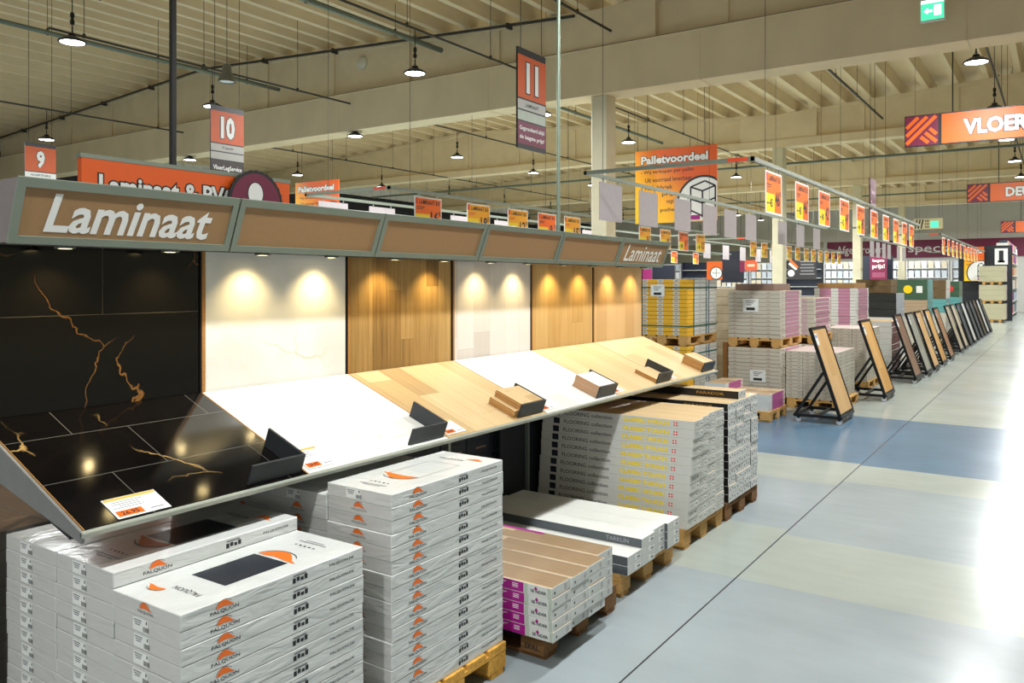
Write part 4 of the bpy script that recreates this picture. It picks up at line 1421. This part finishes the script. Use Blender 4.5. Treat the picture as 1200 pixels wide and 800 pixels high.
# ================================================================== pallet loads behind the stands
SHEET = mat('label_sheet', (226, 228, 226), .6)
STRAP = mat('green_strap', (28, 92, 78), .4)
def slab_layers(t, W_, D_, z0, z1, n, mats, faces, name='carton_layer', jit=.004, pr=None):
    h = (z1 - z0) / n
    key = (W_, D_, round(h, 4), tuple(m_.name for m_ in mats), faces)
    if key not in _LY:
        m = MB(); m.box(-W_ / 2, W_ / 2, -D_ / 2, D_ / 2, 0, h - .0035, faces)
        _LY[key] = m.mesh(name, mats, bevel=.003)
    for k in range(n):
        l = ob(name, _LY[key], t, loc=(random.uniform(-jit, jit), random.uniform(-jit, jit), z0 + k * h))
        if pr:
            ob('layer_print', pr, l)
_LY = {}
def load(x0, x1, y0, y1, z0, z1, n, mats, faces, lab, cat='pallet load', pr=None, name='pallet_load', grp=None, label_sheet=None, straps=False, layer='carton_layer'):
    t = thing(name, lab, cat, ((x0 + x1) / 2, (y0 + y1) / 2, z0), 0, grp)
    W_, D_ = x1 - x0, y1 - y0
    slab_layers(t, W_, D_, 0, z1 - z0, n, mats, faces, layer, pr=pr)
    if label_sheet:
        a, b_, ww, hh = label_sheet
        m = MB(); m.rect((a, -D_ / 2 - .008, b_), UX, UZ, ww, hh, 0)
        m.rect((a, -D_ / 2 - .0084, b_ - hh * .28), UX, UZ, ww * .55, hh * .22, 1)
        for k in range(3): m.rect((a - ww * .05 * k, -D_ / 2 - .0084, b_ + hh * (.32 - .14 * k)), UX, UZ, ww * (.6 - .15 * k), hh * .05, 1)
        ob('label_sheet', m.mesh('label_sheet', [SHEET, INK]), t)
    if straps:
        for zz in (.16, .84):
            z = (z1 - z0) * zz
            m = MB(); e = .007
            m.box(-W_ / 2 - e, W_ / 2 + e, -D_ / 2 - e, D_ / 2 + e, z, z + .018)
            ob('strap', m.mesh('strap', STRAP), t)
        for yy in (-D_ * .3, D_ * .12):
            m = MB(); m.box(W_ / 2 - .002, W_ / 2 + .008, yy, yy + .014, 0, z1 - z0)
            ob('strap', m.mesh('strap', STRAP), t)
    return t
YEL = film('yellow_carton_side', (232, 176, 40), .45, .12)
WHS = film('wrapped_white_side', (206, 206, 200), .3, .4)
GRW = film('wrapped_grey_white_side', (192, 186, 172), .4, .25)
PNK = film('wrapped_pink_side', (184, 128, 152), .25, .5)
PNK2 = film('wrapped_pale_pink_side', (196, 168, 176), .25, .5)
KRAFT = mat('kraft_top', (170, 138, 96), .7)
# yellow pallet pair
h_ = .83 / 14
m = MB()
for k in range(3):
    m.rect((-.27 + k * .25, -.6008, h_ * .5), UX, UZ, .10, h_ * .7, 0)
    m.rect((-.27 + k * .25, -.6012, h_ * .5), UX, UZ, .05, h_ * .2, 1)
m.rect((.4008, .14, h_ * .5), UY, UZ, .92, h_ * .9, 0)
m.rect((.4012, -.36, h_ * .5), UY, UZ, .05, h_ * .9, 3)
m.poly([(-.03, -.025), (.02, -.025), (.05, .025), (0, .025)], (.4014, .25, h_ * .5), UY, UZ, 2)
m.rect((.4014, -.1, h_ * .5), UY, UZ, .05, h_ * .15, 1)
yel_print = m.mesh('layer_print', [WHS, GREYINK, flat('slate_blue_print', (70, 92, 130), .5), YEL])
for z, nm, a in ((0, 'lower', .144), (.978, 'upper', 1.122)):
    pallet(-4.89, 11.73, z, 'y', f'tan pallet under the {nm} yellow strapped load')
    load(-5.29, -4.49, 11.13, 12.33, a + .001, a + .83, 14, [YEL, KRAFT], (0, 1, 0, 0, 0, 0), f'{nm} load of yellow and white cartons held by green straps', pr=yel_print, grp='yellow strapped pallet loads', label_sheet=(-.06, .66, .22, .17) if nm == 'upper' else None, straps=True)
# white and pink pair beside it
m = MB()
for k in range(3):
    for q in range(2): m.rect((-.3 + k * .26, -.6008, .014 + q * .016), UX, UZ, .06 - q * .02, .005, 0)
m.rect((.4008, .05, .028), UY, UZ, .78, .048, 1)
m.rect((.4012, -.48, .03), UY, UZ, .04, .02, 0)
whp_print = m.mesh('layer_print', [mat('faint_red_print', (150, 110, 100), .6), PNK])
for z, nm, a, b_, n in ((0, 'lower', .1445, .905, 13), (.908, 'upper', 1.0525, 1.78, 12)):
    pallet(-3.91, 12.96, z, 'y', f'tan pallet under the {nm} white and pink wrapped load')
    load(-4.31, -3.51, 12.36, 13.56, a, b_, n, [GRW, KRAFT], (0, 1, 0, 0, 0, 0), f'{nm} load of white cartons with a pink wrapped side beside the yellow load', pr=whp_print, grp='white and pink wrapped pallet loads', label_sheet=(-.05, .5, .24, .20) if nm == 'upper' else (.06, .33, .24, .18))
tt = thing('flat_carton', 'flat brown carton lying on top of the white and pink load', 'carton', (-3.95, 12.95, 1.782), me=carton_me('flat_carton', .60, .9, .10, [mat('mauve_brown_carton', (132, 108, 98), .7)]))
# low purple-white cartons in front of them
pw_me = carton_me('short_plank_carton', .30, .76, .0555, [BOXW, SEN_TOP, PNK], (0, 1, 0, 0, 0, 0), bevel=.002)
m = MB(); m.rect((.1508, .03, .028), UY, UZ, .52, .054, 0); m.rect((.1508, .33, .028), UY, UZ, .05, .03, 1)
pw_side = m.mesh('side_print', [flat('dull_magenta', (176, 84, 146), .4), mat('orange_dot_print', (214, 150, 120), .5)])
for j, (n, dy) in enumerate(((4, 0), (4, 0), (6, .0))):
    for k in range(n):
        put(pw_me, [('side_print', pw_side)], 'plank_carton', f'magenta-sided short carton, {nth(n - 1 - k)} from the top, {nth(j)} row from the aisle', 'carton', 'magenta-sided short cartons before the white and pink loads',
            (-3.30 - .15 - j * .305, 11.46, .1445 + k * .0562))
pallet(-3.88, 11.46, 0, 'x', 'tan pallet under the magenta-sided short cartons')
tt = thing('cardboard_tube', 'upright brown cardboard tube between the yellow and white loads', 'tube', (-4.42, 12.62, 0), me=MB().tube((0, 0, 0), (0, 0, .95), .07, 16).mesh('cardboard_tube', CARDBOARD, smooth=True))

# loose white carton stacks: every carton by itself
lw_me = carton_me('short_white_carton', .247, 1.19, .0522, [GRW, mat('pale_pink_top', (206, 186, 180), .5), WHS], (0, 1, 0, 0, 0, 0), bevel=.003)
m = MB()
m.rect((-.06, -.5958, .035), UX, UZ, .05, .007, 0); m.rect((-.05, -.5958, .02), UX, UZ, .03, .005, 0); m.rect((.07, -.5958, .03), UX, UZ, .03, .01, 1)
for q in range(3): m.rect((.1246, -.4 + q * .4, .028), UY, UZ, .09, .01, 0)
lw_print = m.mesh('front_print', [mat('faint_brown_print', (140, 116, 108), .6), GREYINK])
def loose(x1, y0, n, cols, where, grp):
    for j in range(cols):
        for k in range(n):
            put(lw_me, [('front_print', lw_print)], 'short_carton', f'short white carton, {nth(n - 1 - k)} from top, {nth(j)} column from the aisle, {where}', 'carton', grp,
                (x1 - .124 - j * .2505 + random.uniform(-.0009, .0009), y0 + .595, .1445 + k * .0552))
loose(-2.75, 12.62, 13, 3, 'behind the light oak stand', 'short white cartons behind the light oak stand')
pallet(-3.09, 13.22, 0, 'y', 'tan pallet under the white cartons behind the light oak stand')
loose(-2.86, 15.4, 17, 3, 'behind the honey oak stand', 'short white cartons behind the honey oak stand')
pallet(-3.24, 16.0, 0, 'y', 'tan pallet under the white cartons behind the honey oak stand')
load(-5.75, -4.75, 14.0, 15.2, .0005, 1.80, 12, [mat('beige_carton', (186, 174, 148), .6), KRAFT], (0, 1, 0, 0, 0, 0), 'tall beige carton load in the gap behind the yellow load')
load(-6.9, -5.9, 12.0, 13.2, .0005, 1.70, 12, [mat('beige_carton', (186, 174, 148), .6), KRAFT], (0, 1, 0, 0, 0, 0), 'tall beige carton load further behind the yellow load')
# further loads, larger blocks in clear wrap
pallet(-3.83, 14.75, 0, 'y', 'pallet under the lower load behind the short white cartons')
load(-4.22, -3.46, 14.15, 15.35, .1445, .86, 10, [GRW, KRAFT], (0, 1, 0, 0, 0, 0), 'lower white load behind the short white carton stack')
pallet(-3.83, 14.75, .864, 'y', 'pallet under the pale pink wrapped load')
m = MB(); m.rect((.3808, .0, .03), UY, UZ, .95, .052, 0); m.rect((.12, -.6008, .03), UX, UZ, .3, .052, 1)
pk_print = m.mesh('layer_print', [PNK, PNK2])
load(-4.22, -3.46, 14.15, 15.35, 1.0085, 1.64, 9, [GRW, KRAFT], (0, 1, 0, 0, 0, 0), 'pale pink wrapped load on a pallet behind the short white cartons', pr=pk_print)
sp_ = film('wrapped_mauve_side', (128, 88, 96), .25, .5)
load(-3.42, -2.98, 14.05, 14.9, .0005, .50, 5, [WHS, KRAFT, sp_], (0, 1, 0, 0, 0, 2), 'small low pile of wrapped cartons behind the honey oak stand')
pallet(-3.75, 17.6, 0, 'y', 'pallet under the lower load beneath the bright pink wrapped load')
load(-4.15, -3.35, 17.0, 18.2, .1445, .90, 10, [GRW, KRAFT], (0, 1, 0, 0, 0, 0), 'lower white load beneath the bright pink wrapped load')
pallet(-3.75, 17.6, .905, 'y', 'pallet under the bright pink wrapped load')
m = MB()
m.rect((-.19, -.6008, .03), UX, UZ, .22, .056, 0); m.rect((.17, -.6008, .03), UX, UZ, .22, .056, 0); m.rect((.4008, .02, .03), UY, UZ, .9, .056, 0)
pk2 = m.mesh('layer_print', [PNK])
load(-4.15, -3.35, 17.0, 18.2, 1.0495, 1.79, 12, [WHS, KRAFT], (0, 1, 0, 0, 0, 0), 'bright pink and white wrapped load stacked high behind the stands', pr=pk2)
thing('flat_carton', 'long flat brown carton on top of the bright pink wrapped load', 'carton', (-3.75, 17.6, 1.793), me=carton_me('flat_carton', .7, 1.1, .10, [CARDBOARD]))
load(-3.5, -2.92, 18.3, 19.35, .0005, 1.10, 9, [WHS, KRAFT, film('wrapped_dark_mauve', (104, 60, 74), .25, .6)], (0, 1, 0, 0, 0, 2), 'dark mauve wrapped stack behind the dull brown stand')
BLK = film('black_wrapped', (34, 36, 36), .3, .5)
pallet(-3.75, 21.9, 0, 'y', 'pallet under the white load beneath the black wrapped bales')
load(-4.25, -3.3, 21.3, 22.5, .1445, 1.06, 9, [WHS, KRAFT], (0, 1, 0, 0, 0, 0), 'white wrapped load beneath the black wrapped bales')
load(-4.25, -3.3, 21.3, 22.5, 1.063, 1.64, 3, [BLK, BLK, film('silver_wrapped', (168, 174, 184), .3, .6)], (0, 1, 0, 0, 0, 2), 'black wrapped bales with silvery side on the white load', layer='bale')
GRB = film('green_bale', (64, 92, 70), .3, .4)
BRB = mat('brown_bale', (104, 82, 50), .7, var=.25, scale=6)
TEAL = film('teal_wrapped', (96, 160, 160), .3, .6)
BEI = film('beige_striped', (176, 152, 124), .5, .2)
load(-4.25, -3.45, 21.5, 22.4, 1.643, 1.98, 2, [BRB, BRB], (0, 1, 0, 0, 0, 0), 'brown pack lying on the black wrapped bales', layer='bale')
thing('white_bag', 'small white bag beside the brown pack on the black bales', 'bag', (-4.42 + .0, 22.0, 1.066), me=carton_me('white_bag', .3, .5, .86, [WHS], bevel=.06)) if False else None
for (x0, x1, y0, y1, zs, labs) in (
    (-4.45, -3.2, 25.9, 27.1, ((.1445, .92, GRW, GRW, 4, 'pale lower load under the beige striped packs'), (.923, 1.40, BEI, TEAL, 5, 'beige striped packs with a teal wrapped side'), (1.403, 1.99, GRB, TEAL, 2, 'large dark green bales with coloured badges')), 'green bales'),
    (-4.3, -3.2, 30.4, 31.6, ((.1445, .90, GRW, GRW, 4, 'pale lower load under the teal packs'), (.903, 1.36, TEAL, TEAL, 3, 'teal wrapped packs under the brown bales'), (1.363, 1.99, BRB, WHS, 2, 'brown bales with pale wrapped side')), 'brown bales'),
    (-4.2, -3.2, 34.6, 35.8, ((.1445, .90, GRW, GRW, 4, 'pale lower load under the teal green packs'), (.903, 1.36, TEAL, TEAL, 3, 'teal green packs under the bale with a red spot'), (1.363, 1.95, GRB, GRB, 2, 'green bale with a round red spot')), 'red spot bale')):
    pallet((x0 + x1) / 2, (y0 + y1) / 2, 0, 'x', f'pallet at the bottom of the {labs} stack')
    for z0, z1, mf, ms, n, lab in zs:
        t = load(x0, x1, y0, y1, z0, z1, n, [mf, KRAFT if mf is GRW else mf, ms], (0, 1, 0, 0, 0, 2), lab, layer='pack')
        D_ = (y1 - y0)
        if mf is GRB:
            m = MB()
            m.disc((.12 if x1 - x0 > 1.2 else .2, -D_ / 2 - .008, .30), UX, UZ, .12, 0 if x1 - x0 > 1.2 else 1)
            if x1 - x0 > 1.2: m.rect((.42, -D_ / 2 - .008, .30), UX, UZ, .16, .2, 2)
            ob('badge', m.mesh('badge', [YELLOW, RED, PAPER]), t)
# three-high wrapped pallets at the aisle end
for k in range(3):
    nm = ('bottom', 'middle', 'top')[k]
    z = k * .90
    pallet(-2.78, 45.5, z, 'y', f'pallet under the {nm} beige wrapped load at the aisle end')
    load(-3.32, -2.22, 44.9, 46.1, z + .145, z + .895, 3, [film('beige_wrapped', (192, 186, 156), .35, .6), KRAFT, film('white_red_wrapped', (206, 190, 180), .4, .5)], (0, 1, 0, 0, 0, 2), f'{nm} one of three beige wrapped loads stacked at the aisle end', layer='pack')
# dark wall with poster behind the distant board
t = thing('partition_board', 'black partition with a white poster behind the distant pallet-offer board', 'partition', (-3.3, 47.2, 0))
ob('panel', MB().box(-1.1, 1.25, -.05, .05, 0, 3.75).mesh('panel', DARKBOARD), t)
m = MB(); m.rect((.78, -.052, 3.2), UX, UZ, .56, .8, 0); m.rect((.78, -.053, 3.2), UX, UZ, .2, .6, 1); m.rect((.78, -.053, 2.95), UX, UZ, .3, .1, 1)
ob('poster', m.mesh('poster', [PAPER, DARKBOARD]), t)
# display rack with coloured goods facing the aisle end
t = thing('display_rack', 'tall white rack of coloured goods at the aisle end', 'rack', (-2.25, 47.6, 0))
ob('frame', MB().box(-.5, -.46, 0, 10, 0, 3.9).box(-.5, 0, -.03, 0, 0, 3.9).box(-.5, 0, 10, 10.03, 0, 3.9).mesh('frame', WHITE), t)
for z in (.15, .85, 1.55, 2.25, 2.95, 3.55):
    ob('shelf', MB().box(-.46, 0, 0, 10, z, z + .03).mesh('shelf', WHITE), t)
gcol = [(206, 60, 60), (60, 90, 200), (226, 226, 226), (216, 150, 60), (150, 40, 80), (80, 170, 210), (236, 232, 220), (60, 64, 80)]
gme = [carton_me('boxed_good', .36, .52, .46, [mat(f'good_colour_{"abcdefgh"[i]}', c, .5)], bevel=.01) for i, c in enumerate(gcol)]
gnm = ['red', 'blue', 'white', 'ochre', 'maroon', 'sky blue', 'ivory', 'charcoal']
for si, z in enumerate((.15, .85, 1.55, 2.25, 2.95, 3.55)):
    for k in range(14):
        q = random.randrange(8)
        put(gme[q], [], 'boxed_good', f'{gnm[q]} boxed good, {nth(k)} along the {nth(si)} shelf of the aisle-end rack', 'box', 'boxed goods on the aisle-end rack', (-2.25 - .22, 47.98 + k * .69, z + .0305))

# ================================================================== far shelving, signs and wall banner
rack_f = MB().box(-1.2, 1.2, .40, .44, 0, 3.3).box(-1.2, -1.16, 0, .40, 0, 3.3).box(1.16, 1.2, 0, .40, 0, 3.3).mesh('frame', mat('pale_rack', (214, 216, 220), .5))
rack_d = MB().box(-1.2, 1.2, .40, .44, 0, 3.4).box(-1.2, -1.16, 0, .40, 0, 3.4).box(1.16, 1.2, 0, .40, 0, 3.4).mesh('frame', flat('navy_rack', (30, 36, 54), .5))
rack_s = MB().box(-1.16, 1.16, 0, .40, 0, .03).mesh('shelf', WHITE)
pk_me = [carton_me('blister_pack', .30, .10, .44, [mat(n_, c_, .35, var=.12, scale=9)], bevel=.01) for n_, c_ in (('pack_white', (232, 234, 238)), ('pack_silver', (196, 204, 214)), ('pack_cream', (226, 214, 190)))]
pkn = ['white', 'silvery', 'cream']
for r in range(10):
    x = -27.5 + r * 2.55
    dark = r in (2, 5)
    t = thing('shop_rack', f'{"dark navy" if dark else "white"} shop rack against the back wall, {nth(r)} of the row', 'rack', (x, 57.5, 0), 0, 'shop racks along the back wall')
    ob('frame', rack_d if dark else rack_f, t)
    for z in (.3, .95, 1.6, 2.2, 2.8):
        ob('shelf', rack_s, t, loc=(0, 0, z))
    if not dark:
        for si, z in ((3, 2.2), (2, 1.6), (4, 2.8)):
            for k in range(6):
                q = random.randrange(3)
                put(pk_me[q], [], 'blister_pack', f'{pkn[q]} pack, {nth(k)} on the {nth(si)} shelf of the {nth(r)} back-wall rack', 'pack', 'packs on the back-wall racks', (x - .95 + k * .38, 57.62, z + .031))
# wall banner
t = thing('wall_banner', 'long crimson banner with white lettering high on the back wall', 'banner', (-14.3, 62.35, 3.65))
CRIM = mat('crimson_banner', (122, 18, 66), .5, var=.03)
ob('panel', MB().box(0, 17.0, -.03, .03, 0, 1.2).mesh('panel', CRIM), t)
m = MB()
m.text('Afgesproken:', (2.3, -.031, .52), UX, UZ, 3.3, .75, 0, bold=.01)
m.text('speciaal', (7.1, -.031, .55), UX, UZ, 3.4, .75, 0, bold=.01)
ob('lettering', m.mesh('lettering', [PAPER]), t)
# smaller signs standing on racks or hanging in the far hall
def hung(name, lab, x0, x1, z0, z1, y, mt, fn=None, top=None):
    t = thing(name, lab, 'hanging sign', (x0, y, z0))
    W_, H_ = x1 - x0, z1 - z0
    ob('panel', MB().box(0, W_, -.02, .02, 0, H_).mesh('panel', mt), t)
    if fn:
        m = MB(); ms = fn(m, W_, H_)
        ob('print', m.mesh('print', ms), t)
    m = MB()
    for xx in (W_ * .12, W_ * .88): m.tube((xx, 0, H_), (xx, 0, roof(x0 + xx) - z0 + .34), .006, 5)
    ob('wire', m.mesh('wire', DARKPIPE), t)
def fprijs(m, W_, H_):
    m.text('laagste', (W_ / 2, -.021, H_ * .80), UX, UZ, W_ * .7, H_ * .16, 0, bold=.02)
    m.text('prijs!', (W_ / 2, -.021, H_ * .55), UX, UZ, W_ * .75, H_ * .24, 0, bold=.03)
    for k in range(3): m.rect((W_ / 2, -.021, H_ * (.28 - .07 * k)), UX, UZ, W_ * .75, H_ * .03, 1)
    return [PAPER, flat('rose_print', (190, 110, 140), .5)]
hung('hanging_sign', 'crimson hanging sign lettered laagste prijs in the distance', -8.75, -7.9, 2.05, 3.35, 48, CRIM, fprijs)
hung('hanging_sign', 'plain navy hanging panel behind the crimson laagste prijs sign', -9.4, -7.75, 1.3, 3.4, 49, flat('navy_panel', (28, 32, 48), .5))
def fbro(m, W_, H_):
    m.poly([(W_ * .05, H_ * .9), (W_ * .12, H_ * .97), (W_ * .38, H_ * .6), (W_ * .31, H_ * .53)], (0, -.021, 0), UX, UZ, 1)
    m.poly([(W_ * .02, H_ * .75), (W_ * .08, H_ * .82), (W_ * .34, H_ * .5), (W_ * .27, H_ * .45)], (0, -.022, 0), UX, UZ, 0)
    m.disc((W_ * .12, -.021, H_ * .3), UX, UZ, H_ * .16, 0)
    for k in range(5): m.rect((W_ * .68, -.021, H_ * (.86 - .15 * k)), UX, UZ, W_ * (.5 - .06 * (k % 2)), H_ * .06, 2)
    return [PAPER, ORANGE, GREYINK]
hung('hanging_sign', 'dark notice panel with orange and white bars behind the second column', -11.0, -9.66, 2.05, 3.05, 40, flat('charcoal_panel', (44, 40, 42), .5), fbro)
hung('hanging_sign', 'small orange-red hanging sign in the far hall', -14.74, -14.05, 2.57, 3.15, 45, mat('brick_orange', (206, 80, 40), .5), lambda m, W_, H_: (m.rect((W_ / 2, -.021, H_ * .5), UX, UZ, W_ * .6, H_ * .22, 0), [flat('peach_print', (240, 190, 160), .5)])[1])
hung('hanging_sign', 'narrow maroon hanging sign beside the small orange-red one', -15.02, -14.76, 2.5, 3.3, 45, MAROON)
hung('hanging_sign', 'orange panel with a white round picture in the far hall', -18.85, -17.84, 2.1, 3.25, 50, ORANGE, lambda m, W_, H_: (m.disc((W_ * .62, -.021, H_ * .35), UX, UZ, H_ * .36, 1), m.disc((W_ * .62, -.022, H_ * .35), UX, UZ, H_ * .31, 0), m.rect((W_ * .62, -.023, H_ * .35), UX, UZ, .03, H_ * .5, 1), m.rect((W_ * .62, -.023, H_ * .35), UX, UZ, H_ * .5, .03, 1), [PAPER, INK])[4])
hung('hanging_sign', 'tall navy hanging panel beside the orange round-picture panel', -18.6, -17.1, 1.9, 3.95, 52, flat('navy_panel', (28, 32, 48), .5))
hung('hanging_sign', 'navy hanging panel just past the pallet end of the display', -21.7, -20.2, 1.6, 3.0, 48, flat('navy_panel', (28, 32, 48), .5))
hung('hanging_sign', 'magenta hanging panel just past the pallet end of the display', -22.5, -21.75, 1.6, 2.75, 48, mat('dull_magenta_panel', (150, 40, 104), .5))
def fchk(m, W_, H_):
    for k in range(3):
        m.poly([(W_ * (.04 + .1 * k), 0.03), (W_ * (.09 + .1 * k), .03), (W_ * (.16 + .1 * k), H_ - .03), (W_ * (.11 + .1 * k), H_ - .03)], (0, -.021, 0), UX, UZ, 0)
    for a in range(3):
        for b_ in range(3): m.rect((W_ * (.42 + .05 * a), -.021, H_ * (.22 + .28 * b_)), UX, UZ, W_ * .03, H_ * .18, 0)
    m.rect((W_ * .72, -.022, H_ * .45), UX, UZ, W_ * .26, H_ * .6, 1)
    return [DARKBOARD, EG]
hung('hanging_sign', 'cream sign with dark hatching and a lit green exit field down the aisle', -5.17, -4.07, 4.12, 4.56, 37.6, mat('cream_sign', (206, 192, 150), .6), fchk)
